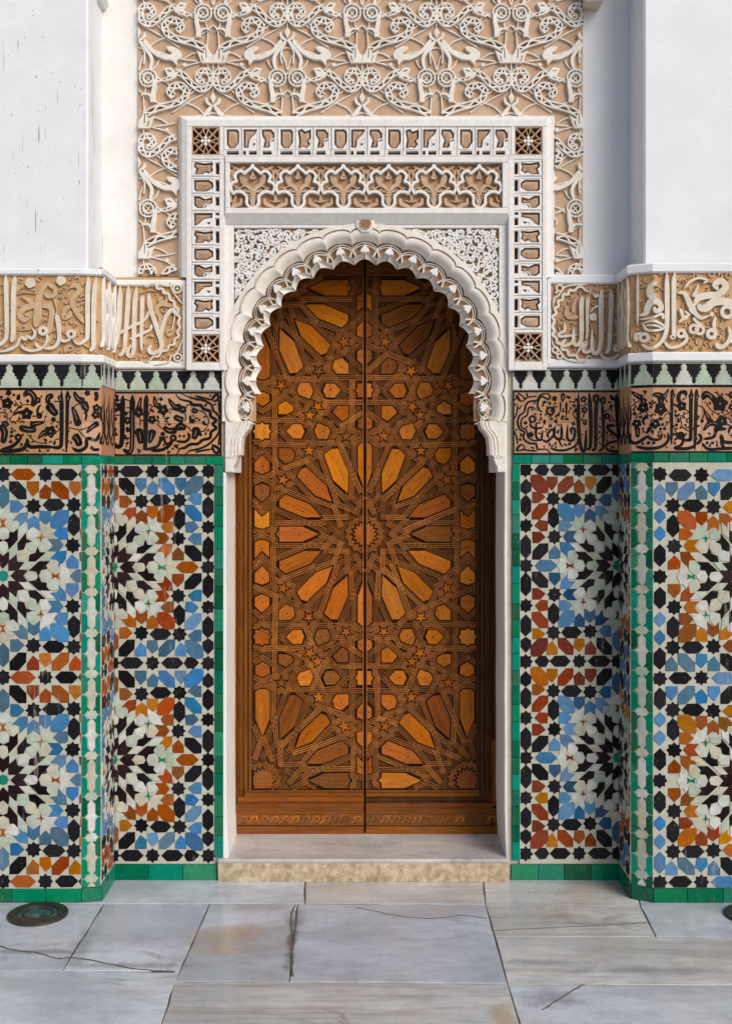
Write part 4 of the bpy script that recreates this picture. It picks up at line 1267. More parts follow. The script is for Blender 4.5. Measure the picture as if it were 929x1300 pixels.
bar((236.5, 152, 693.8, 160.6)); bar((236.5, 160.7, 243.4, 470)); bar((688, 160.7, 693.8, 470))
bar((243.5, 196.6, 687.9, 198.4), h1=-.001); bar((243.5, 198.5, 284.9, 202)); bar((645.4, 198.5, 687.9, 202))
bar((278.6, 160.7, 283.4, 196.5)); bar((648, 160.7, 653, 196.5))
bar((278.6, 202.1, 285.4, 470)); bar((645.2, 202.1, 652.4, 470))
bar((243.5, 460.4, 278.5, 470)); bar((652.5, 459.4, 687.9, 470))
bar((243.5, 420.4, 278.5, 424.4)); bar((652.5, 418.6, 687.9, 422.6))
# plaster fillet that eases the frame back to the upper wall
f0, f1 = front, plane(.04)
mb = MB()
P0 = [(236.6, 352), (236.6, 151.9), (693.7, 151.9), (693.7, 352)]
P1 = [(224.5, 352), (224.5, 146), (705.5, 146), (705.5, 352)]
mid = [((a[0] * .55 + b[0] * .45), (a[1] * .55 + b[1] * .45)) for a, b in zip(P0, P1)]
vs = [f0(*p, -.002) for p in P0] + [plane(-.018)(*p) for p in mid] + [f1(*p) for p in P1]
mb.add(vs, [(i + 4 * k, i + 1 + 4 * k, i + 5 + 4 * k, i + 4 + 4 * k) for k in (0, 1) for i in range(3)])
mb.build("plaster_fillet", CARVED, surround)


# pierced lettering cells of the border
CELLS = {
    'A': ([[(5, 4), (17, 4), (19.5, 7), (19.5, 19), (17, 23), (14.5, 27), (9, 27), (5, 22)]], [(4, 30.5, 20, 35.5)]),
    'B': ([[(3.5, 4), (19.5, 4), (17, 9), (13.5, 12.5), (10, 17), (8.5, 26), (3.5, 26)], [(13, 21.5), (17, 20), (18, 23), (15, 24.6)]], [(2, 30.5, 6, 35.5), (9.5, 30.5, 20, 35.5)]),
    'C': ([[(4, 4), (15, 4), (18.5, 8.5), (18.5, 17), (14.5, 19.5), (12, 26), (5.5, 26), (8, 17), (4, 10)]], [(4, 30.5, 16, 35.5)]),
    'D': ([[(4, 5), (9, 3.5), (12, 7), (19.5, 4.5), (19.5, 14), (16, 18), (18.5, 22), (15, 26.5), (10, 25), (4.5, 27), (6, 17)]], [(4, 30.5, 20, 35.5)]),
}


def cell(kind, fm2, length):
    k = length / 23.0
    wins, slots = CELLS[kind]
    wins = [inset(orient(w), -.8) if len(w) > 5 else w for w in wins]
    mb = MB()
    holes = [[(x * k, y) for x, y in w] for w in wins] + [rect(a * k, b_, c * k, d) for a, b_, c, d in slots]
    mb.plate(rect(.35, 1.0, length - .35, 35.8), holes, fm2, -.035, -.0015)
    # carved strokes standing on the plate, and the small drilled dots
    for a in (2.0, 21.0):
        mb.ribbon([(a * k, 2), (a * k, 28.5)], [1.6, 1.6], fm2, -.003, .0008, .3)
    mb.ribbon(smooth([(20.6 * k, 27), (21 * k, 16), (15 * k, 17.5), (14.5 * k, 24)] if kind in 'BC' else [(2.4 * k, 28), (12 * k, 28.6), (21 * k, 28)], 3), 1.5, fm2, -.003, .0009, .3)
    o = mb.build("lettered_cell", CARVED, surround)
    for w in wins:
        p = [(x * k, y) for x, y in w]
        q = inset(orient(p), 1.9)
        mb = MB()
        if abs(area(q)) > 6:
            mb.prism(q, fm2, -.034, -.0075, 1.3)
            cx = sum(a for a, _ in q) / len(q); cy = sum(b_ for _, b_ in q) / len(q)
            for j in range(3):
                mb.ribbon([(cx - 3 + 2.4 * j, cy - 7), (cx - 1.5 + 2.2 * j, cy), (cx - 2.5 + 2.2 * j, cy + 6)], [.5, 1.1, .5], fm2, -.013, -.005, .2)
            mb.build("leaf", TAN_LIGHT, surround)


mb = MB(); mb.prism(rect(243, 160.5, 688, 197), plane(.006), 0, .002); mb.build("recess_ground", UMBER, surround)
for x0, x1 in ((243, 279), (652, 688)):
    mb = MB(); mb.prism(rect(x0, 201.5, x1, 460.5), plane(.006), 0, .0021); mb.build("recess_ground", UMBER, surround)
seq = "ABCADCABCADBCABC"
n = 16
Lc = (648 - 283.6) / n
for i in range(n):
    x0 = 283.6 + Lc * i
    cell(seq[i], lambda u, v, h=0.0, x0=x0: front(x0 + u, 160.6 + v, h), Lc)
seq2 = "DACBDACBDAC"
n = 10
for side in (0, 1):
    y0s, y1s = (202.2, 420.2) if side == 0 else (202.2, 418.4)
    Lc = (y1s - y0s) / n
    for i in range(n):
        y0 = y0s + Lc * i
        if side == 0: fm2 = lambda u, v, h=0.0, y0=y0: front(243 + v, y0 + u, h)
        else: fm2 = lambda u, v, h=0.0, y0=y0: front(688.3 - v, y0 + u, h)
        cell(seq2[i], fm2, Lc)


# square star lattices in the corners
def lattice(x0, y0, x1, y1):
    w, h = x1 - x0, y1 - y0
    mb = MB()
    L = []
    for a, b_ in (((0, .5), (.5, 0)), ((.5, 0), (1, .5)), ((1, .5), (.5, 1)), ((.5, 1), (0, .5))): L.append([a, b_])
    for s in (0, 1):
        for t in (0, 1):
            f = lambda p, s=s, t=t: (1 - p[0] if s else p[0], 1 - p[1] if t else p[1])
            L.append([f((0, .02)), f((.38, .42)), f((.62, 1.0))]); L.append([f((.02, 0)), f((.42, .38)), f((1.0, .62))])
    L += [[(0, 0), (1, 0)], [(1, 0), (1, 1)], [(1, 1), (0, 1)], [(0, 1), (0, 0)]]
    for k, l in enumerate(L):
        mb.ribbon([(x0 + a * w, y0 + b_ * h) for a, b_ in (smooth(l, 4) if len(l) > 2 else l)], 1.15, front, -.03, -.004 + .0007 * (k % 4), .25)
    mb.build("star_lattice", TAN_LIGHT, surround)
    mb = MB()
    cx, cy = (x0 + x1) / 2, (y0 + y1) / 2
    for dx, dy in ((0, 0), (4.2, 0), (-4.2, 0), (0, 4.2), (0, -4.2)):
        mb.prism([(cx + dx, cy + dy - 2.5), (cx + dx + 2.5, cy + dy), (cx + dx, cy + dy + 2.5), (cx + dx - 2.5, cy + dy)], front, -.03, .0005 - .0006 * abs(dx) / 4, .3)
    mb.build("star_heart", CARVED, surround)


lattice(244, 161.4, 278.2, 196); lattice(653.6, 161.4, 687.4, 196); lattice(244, 425, 278.2, 460); lattice(653, 423.2, 687.4, 459)
for r in ((243.4, 424, 278.6, 460.6), (652.4, 422.4, 688, 459.6)):
    mb = MB(); mb.prism(rect(*r), plane(.006), 0, .0035); mb.build("recess_ground", UMBER, surround)

# panel of interlaced lobed arches
PF = plane(-.038)
for r in ((285.6, 198.6, 645, 206.2), (285.6, 263.8, 645, 271.4), (285.6, 206.3, 291.6, 263.7), (637.4, 206.3, 645, 263.7)):
    bar(r, -.03, .0, .8, CARVED, PF, "panel_frame")
mb = MB(); mb.prism(rect(286, 199, 644.6, 271), plane(-.004), -.01, 0); mb.build("panel_ground", TAN, surround)


def arc_pts(p, q, bulge, k=6):
    mx, my = (p[0] + q[0]) / 2, (p[1] + q[1]) / 2
    dx, dy = q[0] - p[0], q[1] - p[1]
    c = (mx - dy * bulge, my + dx * bulge)
    return [((1 - t) ** 2 * p[0] + 2 * t * (1 - t) * c[0] + t * t * q[0], (1 - t) ** 2 * p[1] + 2 * t * (1 - t) * c[1] + t * t * q[1]) for t in [i / k for i in range(k + 1)]]


def lobed_half(x0, sg):
    """one side of a lobed arch, measured on an enlargement of 5.806, top at (x0, 0)"""
    out = []
    for seg in ([(0, 366), (-12, 392), (-36, 410), (-62, 434)], [(-62, 434), (-80, 416), (-112, 422), (-131, 452), (-118, 492)], [(-118, 492), (-147, 502), (-163, 536), (-144, 580)],
                [(-144, 580), (-118, 567), (-78, 572), (-46, 600), (-44, 624)], [(-44, 624), (-40, 660), (-2, 696)]):
        out += smooth(seg, 4)[0 if not out else 1:]
    return [(x0 + sg * x / 5.806, 145 + y / 5.806) for x, y in out]


PER = 57.6
xs = [320.4 + PER * i for i in range(6)]
for i, x0 in enumerate(xs):
    for sg in (1, -1):
        mb = MB(); mb.ribbon(lobed_half(x0, sg), 3.5, PF, -.034, -.006 + .0006 * sg, .5)
        mb.build("lobed_arch", CARVED, surround)
    mb = MB()
    for sg in (1, -1):
        for d, w in (([(0, 690), (0, 600), (-20, 540), (-70, 500), (-85, 450), (-70, 440)], 5.2), ([(-60, 505), (-75, 450)], 6.2), ([(-8, 560), (-70, 560), (-120, 530)], 2.6), ([(-10, 590), (-60, 580), (-110, 570)], 1.8), ([(-8, 470), (0, 430), (0, 400)], 3.6),
                     ([(-165, 690), (-130, 665), (-90, 650), (-88, 610)], 4.6), ([(-60, 640), (-40, 680), (-90, 690)], 2.4), ([(-160, 640), (-165, 600), (-150, 570)], 3.0), ([(-165, 500), (-150, 440), (-165, 400)], 3.2), ([(-60, 380), (-100, 400), (-150, 375)], 3.0), ([(-165, 430), (-120, 380)], 2.0)):
            p = smooth([(x0 + sg * a / 5.806, 145 + b_ / 5.806) for a, b_ in d], 3)
            n = len(p) - 1
            mb.ribbon(p, [w * (.5 + .6 * math.sin(PI * min(1, .15 + .75 * j / n))) for j in range(n + 1)], PF, -.034, -.017 + RND.uniform(-.002, .002), .7)
    mb.build("leaf", TAN_LIGHT, surround)
    mb = MB()
    for sg in (1, -1):
        for d in ([(-8, 560), (-55, 520), (-110, 545)], [(-30, 570), (-60, 545), (-70, 575)], [(-10, 650), (-25, 600)], [(-8, 470), (-20, 455), (0, 440)], [(-160, 640), (-130, 630)], [(-165, 560), (-160, 500), (-140, 440)]):
            mb.ribbon(smooth([(x0 + sg * a / 5.806, 145 + b_ / 5.806) for a, b_ in d], 3), .9, PF, -.034, -.014, .2)
    mb.build("vein", CREAM, surround)
for x in (291.9, 637.1):
    mb = MB(); sg = 1 if x < 400 else -1
    mb.ribbon(smooth([(x, 206.4), (x + sg * 5, 214), (x + sg * 2, 228), (x + sg * 8, 240), (x + sg * 2, 262)], 3), 3, PF, -.034, -.02, .6); mb.build("leaf", TAN_LIGHT, surround)

# sloping ledge under the panel, and the flat field round the spandrels
sp = plane(-.006)
mb = MB()
q = [plane(-.036)(285.6, 271.5), plane(-.036)(645, 271.5), plane(-.008)(645, 285), plane(-.008)(285.6, 285)]
mb.add(q + [Vector((v.x, .012, v.z)) for v in q], [(0, 1, 2, 3), (0, 3, 7, 4), (1, 5, 6, 2), (0, 4, 5, 1), (3, 2, 6, 7)])
mb.build("sloping_ledge", CARVED, surround)
for r in ((285.5, 285.2, 297, 470), (633, 285.2, 645.1, 470)):
    mb = MB(); mb.prism(rect(*r), sp, -.014, .0, .7); mb.build("spandrel_edge", CARVED, surround)
mb = MB(); mb.prism(rect(297.1, 285.2, 632.9, 289.5), sp, -.014, .0, .7); mb.build("spandrel_edge", CARVED, surround)
R_OUT = 181.0


def lob(s):
    """0 at the cusps, 1 at the middle of each lobe; twelve degrees to a lobe"""
    u = (s / (160 * math.radians(12.0)) + .5) % 1.0
    return math.sqrt(max(0, 1 - (2 * u - 1) ** 2))


for sx in (-1, 1):
    # carved scrollwork: spirals with leaves, packed into the spandrel
    cs = []
    tries = 0
    inside = lambda x, y, r: (x - r > 297 if sx < 0 else x + r < 633) and y - r > 290 and math.hypot(x - AX, y - AY) - r > R_OUT + 1 and y + r < 408 and abs(x - 463.5) - r > 20
    while tries < 9000:
        tries += 1
        r = RND.choice((6.4, 5.4, 4.4, 3.3)) if tries < 1500 else RND.choice((4.2, 3.2, 2.4, 1.8))
        x = RND.uniform(297, 463) if sx < 0 else RND.uniform(464, 633)
        y = RND.uniform(289, 408)
        if not inside(x, y, r * .9): continue
        if any(math.hypot(x - a, y - b_) < (r + c) * .86 for a, b_, c in cs): continue
        cs.append((x, y, r))
    mb = MB()
    for i, (x, y, r) in enumerate(cs):
        a0 = RND.uniform(0, 2 * PI); dr = RND.choice((-1, 1))
        h = -.0012 + RND.uniform(-.0012, .0012)
        if r > 3:
            pts = [(x + r * (1 - .62 * t) * math.cos(a0 + dr * t * 7.2), y + r * (1 - .62 * t) * math.sin(a0 + dr * t * 7.2)) for t in [j / 13 for j in range(14)]]
            mb.ribbon(pts, [2.5 + .6 * math.sin(j) for j in range(14)], sp, -.018, h, .3)
            mb.prism(circle(x, y, r * .28, 7, a0), sp, -.018, h, .3)
        else:
            mb.prism(star(x, y, r * 1.15, r * .6, 4, a0), sp, -.018, h, .3)
        near = sorted(cs, key=lambda c: math.hypot(c[0] - x, c[1] - y))[1:4]
        for (u, v, w) in near:
            m = ((x + u) / 2 + RND.uniform(-1.4, 1.4), (y + v) / 2 + RND.uniform(-1.4, 1.4))
            l = math.hypot(u - x, v - y) or 1
            p = [(x + (u - x) / l * r, y + (v - y) / l * r), m, (u - (u - x) / l * w, v - (v - y) / l * w)]
            mb.ribbon(p, [2.1, 1.9, 1.6], sp, -.018, h - .0006, .25)
    mb.build("scrollwork", CARVED, surround, kind="stuff")

# boss over the crown of the arch
mb = MB()
mb.prism(circle(463.5, 284, 12.6, 8, PI / 8), plane(-.007), -.01, .012, 1.2); mb.build("boss", CARVED, surround)
mb = MB(); bp = plane(-.019)
mb.prism(circle(463.5, 283.8, 7.4, 20), bp, -.004, .0012, .5); mb.build("boss_ground", UMBER, surround)
mb = MB()
for k in range(5):
    d = (k - 2) * 2.7
    l = math.sqrt(max(0, 7.2 ** 2 - d * d))
    for sgn in (1, -1):
        u = .70711
        mb.ribbon([(463.5 + d * u - l * u * sgn, 283.8 + (d * u + l * u * sgn) * (1 if sgn > 0 else 1)), (463.5 + d * u + l * u * sgn, 283.8 + d * u - l * u * sgn)] if sgn > 0 else
                  [(463.5 + d * u - l * u, 283.8 - d * u - l * u), (463.5 + d * u + l * u, 283.8 - d * u + l * u)], .75, bp, 0, .003 + .0004 * sgn + .0002 * k, .2)
mb.ribbon(circle(463.5, 283.8, 7.4, 20), [1.4] * 20, bp, 0, .0036, .3, close=True)
mb.build("boss_lattice", TAN_LIGHT, surround)

# the moulded, lobed arch itself
S_END = S90 + 68
NS = 420
SS = [-S_END + 2 * S_END * i / NS for i in range(NS + 1)]


def sweep(prof, mat, name, s_list=SS, smooth_=True):
    mb = MB(); k = None
    for s in s_list:
        row = []
        for r, y in prof(s):
            x, py = arch_pt(s, r)
            row.append(plane(y)(x, py))
        k = len(row); mb.v += row
    for i in range(len(s_list) - 1):
        for j in range(k - 1):
            mb.f.append([i * k + j, (i + 1) * k + j, (i + 1) * k + j + 1, i * k + j + 1]); mb.m.append(0)
    return mb.build(name, mat, surround, smooth=smooth_)


def outer_prof(s):
    L = lob(s)
    return [(183.5 if abs(s) < S90 else 181, .004), (183.5 if abs(s) < S90 else 181, -.010), (172.8 + 6 * L, -.011), (172.2 + 6 * L, .004), (170.9 + 6 * L, .004), (170.3 + 6 * L, -.012), (167.6 + 6.0 * L, -.012)]


def cove_prof(s):
    L = lob(s)
    a, b_ = 167.6 + 6.0 * L, 155 + 6 * L
    return [(a + (b_ - a) * t, -.012 + .028 * (1 - math.cos(t * PI / 2)) ** 1.0) for t in (0, .12, .3, .5, .7, .88, 1)] + [(b_ - .6, .020)]


def niche_prof(s):
    L = lob(s)
    return [(154.6 + 6 * L, .018), (153.8 + 6 * L, .036), (138, .042), (137.5, .10)]


sweep(outer_prof, ARCH, "arch_band", smooth_=False)
sweep(cove_prof, ARCH, "arch_cove")
sweep(niche_prof, TAN, "arch_niches", smooth_=False)
LOBE = 160 * math.radians(12)
nl = int(S_END // LOBE)
for i in range(-nl, nl + 1):
    s0 = i * LOBE
    if abs(s0) > S90 + LOBE * 1.9: continue
    # two ribs crossing over each niche
    mb = MB()
    for sg in (1, -1):
        for (ra, rb, wob) in ((158.2, 137, 0), (155.0, 135, .8)):
            pts = []
            for t in [j / 7 for j in range(8)]:
                s = s0 + sg * (LOBE * .5 * (.0 + 1.28 * t))
                r = rb + (ra - rb) * math.sqrt(max(0, 1 - (t * .98) ** 2))
                pts.append(arch_pt(s, r))
            mb.ribbon(pts, 1.0, plane(.030), -.012, .012 + .0008 * sg + .0005 * wob, .3)
    mb.build("niche_rib", ARCH, surround)
    # pointed leaf over the middle of each lobe
    mb = MB()
    leafp = [(0, 157.5), (1.5, 154), (4.6, 151.6), (6.4, 147.6), (4.0, 146.2), (2.4, 147), (0, 145), (-2.4, 147), (-4.0, 146.2), (-6.4, 147.6), (-4.6, 151.6), (-1.5, 154)]
    mb.prism([arch_pt(s0 + d, r) for d, r in leafp], plane(.004), -.03, .010, .5)
    mb.build("leaf", CARVED, surround)
    # hanging teeth: two slanted, hollowed facets to each lobe
    if abs(s0) <= S90 + LOBE * .8:
        for sg in (1, -1):
            mb = MB(); rows = []
            nn = 5
            for j in range(nn + 1):
                t = j / nn
                s = s0 + sg * LOBE * .5 * (.03 + .94 * t)
                hol = math.sin(PI * t)
                top = (148.3 - 8.6 * t, -.004 + .022 * t)
                midp = (143.3 - 8.0 * t + .3 * hol, .004 + .024 * t + .009 * hol)
                bot = (138.3 - 7.4 * t + 1.2 * hol, .014 + .028 * t + .004 * hol)
                back = (139.2 - 7.4 * t + 1.2 * hol, .075)
                row = []
                for r, y in (top, midp, bot, back):
                    x, py = arch_pt(s, r); row.append(plane(y)(x, py))
                x, py = arch_pt(s, 147.5 - 8.4 * t); row.append(plane(.075)(x, py))
                rows.append(row)
            k = 5
            mb.v = [v for r_ in rows for v in r_]
            for a in range(nn):
                for b_ in range(k):
                    mb.f.append([a * k + b_, (a + 1) * k + b_, (a + 1) * k + (b_ + 1) % k, a * k + (b_ + 1) % k]); mb.m.append(0)
            mb.f.append([0, 1, 2, 3, 4]); mb.m.append(0)
            mb.f.append([nn * k + 4, nn * k + 3, nn * k + 2, nn * k + 1, nn * k]); mb.m.append(0)
            mb.build("hanging_tooth", ARCH, surround)

# brackets at the springing, jambs below
for sx in (-1, 1):
    X = lambda x: x if sx < 0 else 927 - x + .0
    prof = [(285.6, 534.6), (318.5, 534.6), (318, 539), (316, 544.5), (311.5, 549.5), (307.6, 556), (306.4, 566), (306, 577.5), (301.6, 579.5), (300.6, 584), (298.6, 589), (296.4, 593), (296, 599.5), (285.6, 599.5)]
    mb = MB(); mb.prism([(X(a), b_) for a, b_ in prof], plane(-.009), -.11, 0, .9); mb.build("bracket", ARCH, surround)
    for d, wd in ((-3.4, 1.3), (-7.6, 1.6), (-12, 1.1)):
        mb = MB(); mb.ribbon([(X(max(288.5, a + d)), b_) for a, b_ in prof[1:9]], wd, plane(-.009), -.002, .0035, .4); mb.build("bracket_rib", ARCH, surround)
    mb = MB(); mb.ribbon(smooth([(X(288), 580), (X(295), 581), (X(300.5), 579.4)], 3), 1.6, plane(-.009), -.002, .003, .4); mb.build("bracket_moulding", ARCH, surround)
    # filled disc carved in the lowest lobe
    mb = MB(); c = (X(311.5), 519)
    mb.ribbon(circle(c[0], c[1], 9, 18, 0, 13), [1.8] * 18, plane(.04), -.02, .022, .4, close=True)
    mb.ribbon([(c[0] - 8, c[1] + 1), (c[0] + 8, c[1])], 2.4, plane(.04), -.02, .023, .4)
    mb.prism(circle(c[0], c[1], 4, 10, 0, 5), plane(.04), -.02, .024, .5)
    for sg in (1, -1): mb.ribbon(smooth([(c[0] - 8 * sg, c[1] - 12), (c[0] + 6 * sg, c[1]), (c[0] - 7 * sg, c[1] + 14)], 3), 1.5, plane(.04), -.02, .020 + .001 * sg, .3)
    mb.build("disc", CREAM, surround)
    xa, xb = (283.8, 287) if sx < 0 else (640.6, 649.4)
    p = plane(-.004)
    a, b_ = sorted((p(X(283.6), 0).x, p(X(287.2), 0).x))
    mb = MB()
    n = 14
    for i in range(n + 1):
        z = .085 + (HC - (599.8 - HZ) / 320 - .085) * i / n
        w = RND.uniform(-.0012, .0012) + (.008 * max(0, 1 - i / 1.5) if i < 2 else 0)
        if sx < 0: mb.v += [Vector((a, -.004, z)), Vector((b_ + w - .003, -.004, z)), Vector((b_ + w, -.001, z)), Vector((b_ + w, .302, z)), Vector((a, .302, z))]
        else: mb.v += [Vector((b_, -.004, z)), Vector((a + w + .003, -.004, z)), Vector((a + w, -.001, z)), Vector((a + w, .302, z)), Vector((b_, .302, z))]
    for i in range(n):
        for j in range(5): mb.f.append([i * 5 + j, i * 5 + (j + 1) % 5, (i + 1) * 5 + (j + 1) % 5, (i + 1) * 5 + j]); mb.m.append(0)
    mb.f.append([0, 1, 2, 3, 4]); mb.m.append(0); mb.f.append([n * 5 + j for j in range(5)]); mb.m.append(0)
    mb.build("jamb", WHITE if sx < 0 else CARVED, surround)

# ------------------------------------------------------------------ upper wall of carved stucco
YS = .022
up = plane(YS)
upper = empty("carved_wall", (0, YS, HC + .8), "upper wall of tan stucco carved with white scrolls and crowns above the door frame", "carved wall")
upper["kind"] = surround["kind"] = "thing"
mb = MB(); mb.prism(rect(175.5, -190, 739.5, 151.5), up, -.2, 0, 0); mb.build("stucco_ground", TAN_LIGHT, upper)
for x0, x1 in ((175.5, 237), (693.5, 739.5)):
    mb = MB(); mb.prism(rect(x0, 151.5, x1, 351), up, -.2, 0, 0); mb.build("stucco_ground", TAN_LIGHT, upper)


def visible(x, y):
    if not 176.5 < x < 738.5 or y < -60 or y > 349: return False
    return not (226 < x < 704 and y > 150)


def up_strokes(items, ox, oy, sx, name, parent, mat=UPPER, acc=None):
    mb = acc if acc is not None else MB()
    for it in items:
        if it[0] == 'poly':
            p = [(ox + sx * a, oy + b_) for a, b_ in it[1]]
            if not visible(ox + sx * sum(a for a, _ in it[1]) / len(it[1]), oy + sum(b_ for _, b_ in it[1]) / len(it[1])): continue
            p = clip_rect(p, (176.5, -80, 738.5, 349))
            if len(p) > 2: mb.prism(p, up, -.003, .0172 + RND.uniform(-.001, .001), .7)
            continue
        _, w0, w1, pts, h = it[:5]
        mi = it[5] if len(it) > 5 else 0
        p = smooth([(ox + sx * a, oy + b_) for a, b_ in pts], 5)
        n = len(p) - 1
        run = []
        for j, q in enumerate(p + [(-999, 0)]):
            if visible(*q):
                t = j / n
                if isinstance(w1, tuple): w = w0 + (w1[0] - w0) * math.sin(PI * t) ** .8
                else: w = w0 + (w1 - w0) * t
                run.append((q, w))
            else:
                if len(run) > 2: mb.ribbon([a for a, _ in run], [b_ for _, b_ in run], up, -.003, h * 1.12 + RND.uniform(-.0007, .0007), min(.6, w0 * .25), mi)
                run = []
    if mb.v and acc is None: mb.build(name, [mat, FLOOR_SLIT_SHADE], parent)


def offset_line(pts, d):
    p = smooth(pts, 4)
    L, Rr = offsets(p, abs(d) * 2)
    return L if d > 0 else Rr


def band(pts, w, sgn):
    """a carved ribbon: two rims, a waving stem between them and the sunk, brown floor"""
    p = smooth(pts, 4)
    it = [('s', w * .8, w * .7, pts, .0055, 1)]
    for d in (w / 2 - .8, -(w / 2 - .8)):
        it.append(('s', 1.9, 1.9, offset_line(pts, d), .0155))
    n = len(p)
    wave = []
    L, Rr = offsets(p, w * .42)
    for i in range(0, n): wave.append(L[i] if (i // 2) % 2 == 0 else Rr[i])
    it.append(('s', 2.5, 2.5, wave, .0148))
    return it


OWL = []
for rx in (-12.6,):
    OWL += [('s', 2.0, 2.0, [(rx + 10.6 * math.cos(a), .5 + 10.6 * math.sin(a)) for a in [2 * PI * k / 14 for k in range(15)]], .0155),
            ('s', 2.4, 2.4, [(rx + 6.2 * math.cos(a), .5 + 6.2 * math.sin(a)) for a in [2 * PI * k / 12 for k in range(13)]], .015),
            ('s', 5, 6.5, [(-21, 2), (-20.5, 12), (-18.6, 22), (-18.5, 31)], .0162), ('s', 5, 1.2, [(-19, 27), (-12, 21), (-4, 22.5)], .0158), ('s', 1.4, 1.4, [(-8, 8), (-9, 15), (-6.5, 22), (-7.5, 42)], .010),
            ('s', 1.3, 1.3, [(rx - 4, -4), (rx + 4, 5)], .008), ('s', 1.3, 1.3, [(rx + 4, -4), (rx - 4, 5)], .0085)]
    for k in range(12):
        a = 2 * PI * k / 12
        OWL.append(('poly', [(rx + 8.4 * math.cos(a) + .8 * math.cos(b_), .5 + 8.4 * math.sin(a) + .8 * math.sin(b_)) for b_ in (0, PI / 2, PI, 3 * PI / 2)]))
STEMS = [('s', 3, (4.6,), [(-1.5, -47), (-10, -36), (-17, -24), (-15, -11)], .0145), ('s', 1.8, 1.8, [(-1, -46), (-8, -32), (-7, -18)], .0135)]
CROWN = [('poly', [(-21, 47.5), (-12.5, 52.5), (-8.5, 40.5), (-2.2, 54), (0, 56), (0, 64.5), (-14.5, 64.5)]), ('s', 1.2, 1.2, [(-6.5, 64), (-6.5, 100)], .009), ('s', .9, .9, [(-8.5, 46), (-8.2, 58)], .0170, 1), ('s', 1.1, .7, [(-14, 55), (-12, 62)], .0170, 1)]  # brown strokes laid on the crown paint in the shade of cut slits
RIB1 = band([(-8, 47), (-24, 39), (-46, 33), (-57, 27), (-61, 17.8), (-55, 10.6), (-45, 11.2), (-40, 18), (-45, 24)], 8.6, 1)
RIB2 = band([(-48, 75.5), (-38, 79), (-25.5, 91.4), (-13.3, 97.6), (-3.8, 91.4), (-2.4, 81), (-9, 74), (-17.4, 77), (-18.4, 85), (-11, 89)], 7.6, 1)
PALM = [('s', 1.6, 1.0, [(-57, 73.5), (-52, 75)], .0172, 1), ('s', 1.6, 1.0, [(-57, 84), (-52, 82)], .0172, 1), ('poly', [(-62, 71), (-53, 69.5), (-47, 76.2), (-45.6, 82), (-52, 85.5), (-61.5, 88.5), (-57.6, 80)])]  # brown strokes on the palmette are painted-in slit shade
BUD = [('poly', [(0, 100), (-3.6, 107.5), (0, 116)]), ('s', 1.2, (3.6,), [(-8.5, 108), (-7, 114), (0, 119)], .0155)]
SWOOSH = [('poly', smooth([(-8.6, 116.6), (-19, 128.7), (-31, 135.6), (-39.6, 136.3), (-42.4, 133.9), (-38, 131), (-36, 126), (-44.8, 126.3), (-51.7, 130.4), (-55, 135.6), (-53.4, 141.4), (-49.3, 143.5), (-48.3, 149.5), (-42.4, 143.5), (-32.8, 142.5), (-19, 135.6), (-7, 122.5)], 3, True))]
TEND = [('s', 1.6, 1.6, p, .0078) for p in ([(-57, 30), (-75, 38), (-88, 54), (-94, 72)], [(-20, 61), (-42, 58), (-66, 50), (-94, 44)], [(-60, 88), (-74, 80), (-94, 77)], [(-26, 94), (-38, 108), (-58, 117), (-80, 109), (-94, 98)],
        [(-23, 4), (-42, -4), (-62, -16), (-94, -24)], [(-8, 100), (-30, 112), (-52, 126)], [(-40, 10), (-32, 3), (-24, 6)], [(-66, 20), (-80, 8), (-94, 4)], [(-58, 140), (-72, 133), (-94, 136)], [(0, 64), (0, 100)], [(-26, 142), (-20, 152), (-4, 160)])]
TEND.append(('poly', [(-36 + 2.6 * math.cos(a), 66.5 + 2.6 * math.sin(a)) for a in [PI * k / 4 for k in range(8)]]))
tendrils = MB()
for row in range(-3, 5):
    oy = 17.5 + 82.5 * row
    for cidx in range(-2, 6):
        ox = 271 + 188.5 * cidx + (94 if row % 2 else 0) - 0
        if not 60 < ox < 860: continue
        for sx in (1, -1):
            for items, nm in ((OWL, "scroll_head"), (STEMS, "stem"), (CROWN, "crown"), (RIB1, "ribbon"), (RIB2, "ribbon"), (PALM, "palmette"), (BUD, "bud"), (SWOOSH, "leaf"), (TEND, "tendril")):
                up_strokes(items, ox, oy, sx, nm, upper, UPPER, tendrils if nm == "tendril" else None)
tendrils.build("tendrils", UPPER, upper, kind="stuff")

# ------------------------------------------------------------------ stone step
step = empty("stone_step", (0, .1, 0), "low worn marble step with an ochre front edge under the wooden door", "step")
sf = -.022
a, b_ = plane(sf)(277, 0), plane(sf)(646, 0)
zt = HC - (1091 - HZ) / S(sf)
mb = MB(); n = 40
for i in range(n + 1):
    x = a.x + (b_.x - a.x) * i / n
    d = RND.uniform(-.002, .002)
    mb.v += [Vector((x, sf + d * 1.3 + (.006 if i in (0, n) else 0), 0)), Vector((x, sf - .002 + d, zt * .5)), Vector((x, sf + d * .6, zt - .016)), Vector((x, .30, zt - .016)), Vector((x, .30, 0))]
for i in range(n):
    for j in range(5): mb.f.append([i * 5 + j, i * 5 + (j + 1) % 5, (i + 1) * 5 + (j + 1) % 5, (i + 1) * 5 + j]); mb.m.append(0)
mb.f.append([0, 1, 2, 3, 4]); mb.m.append(0); mb.f.append([n * 5 + j for j in range(5)]); mb.m.append(0)
mb.build("step_block", STEP_FRONT, step)
mb = MB()
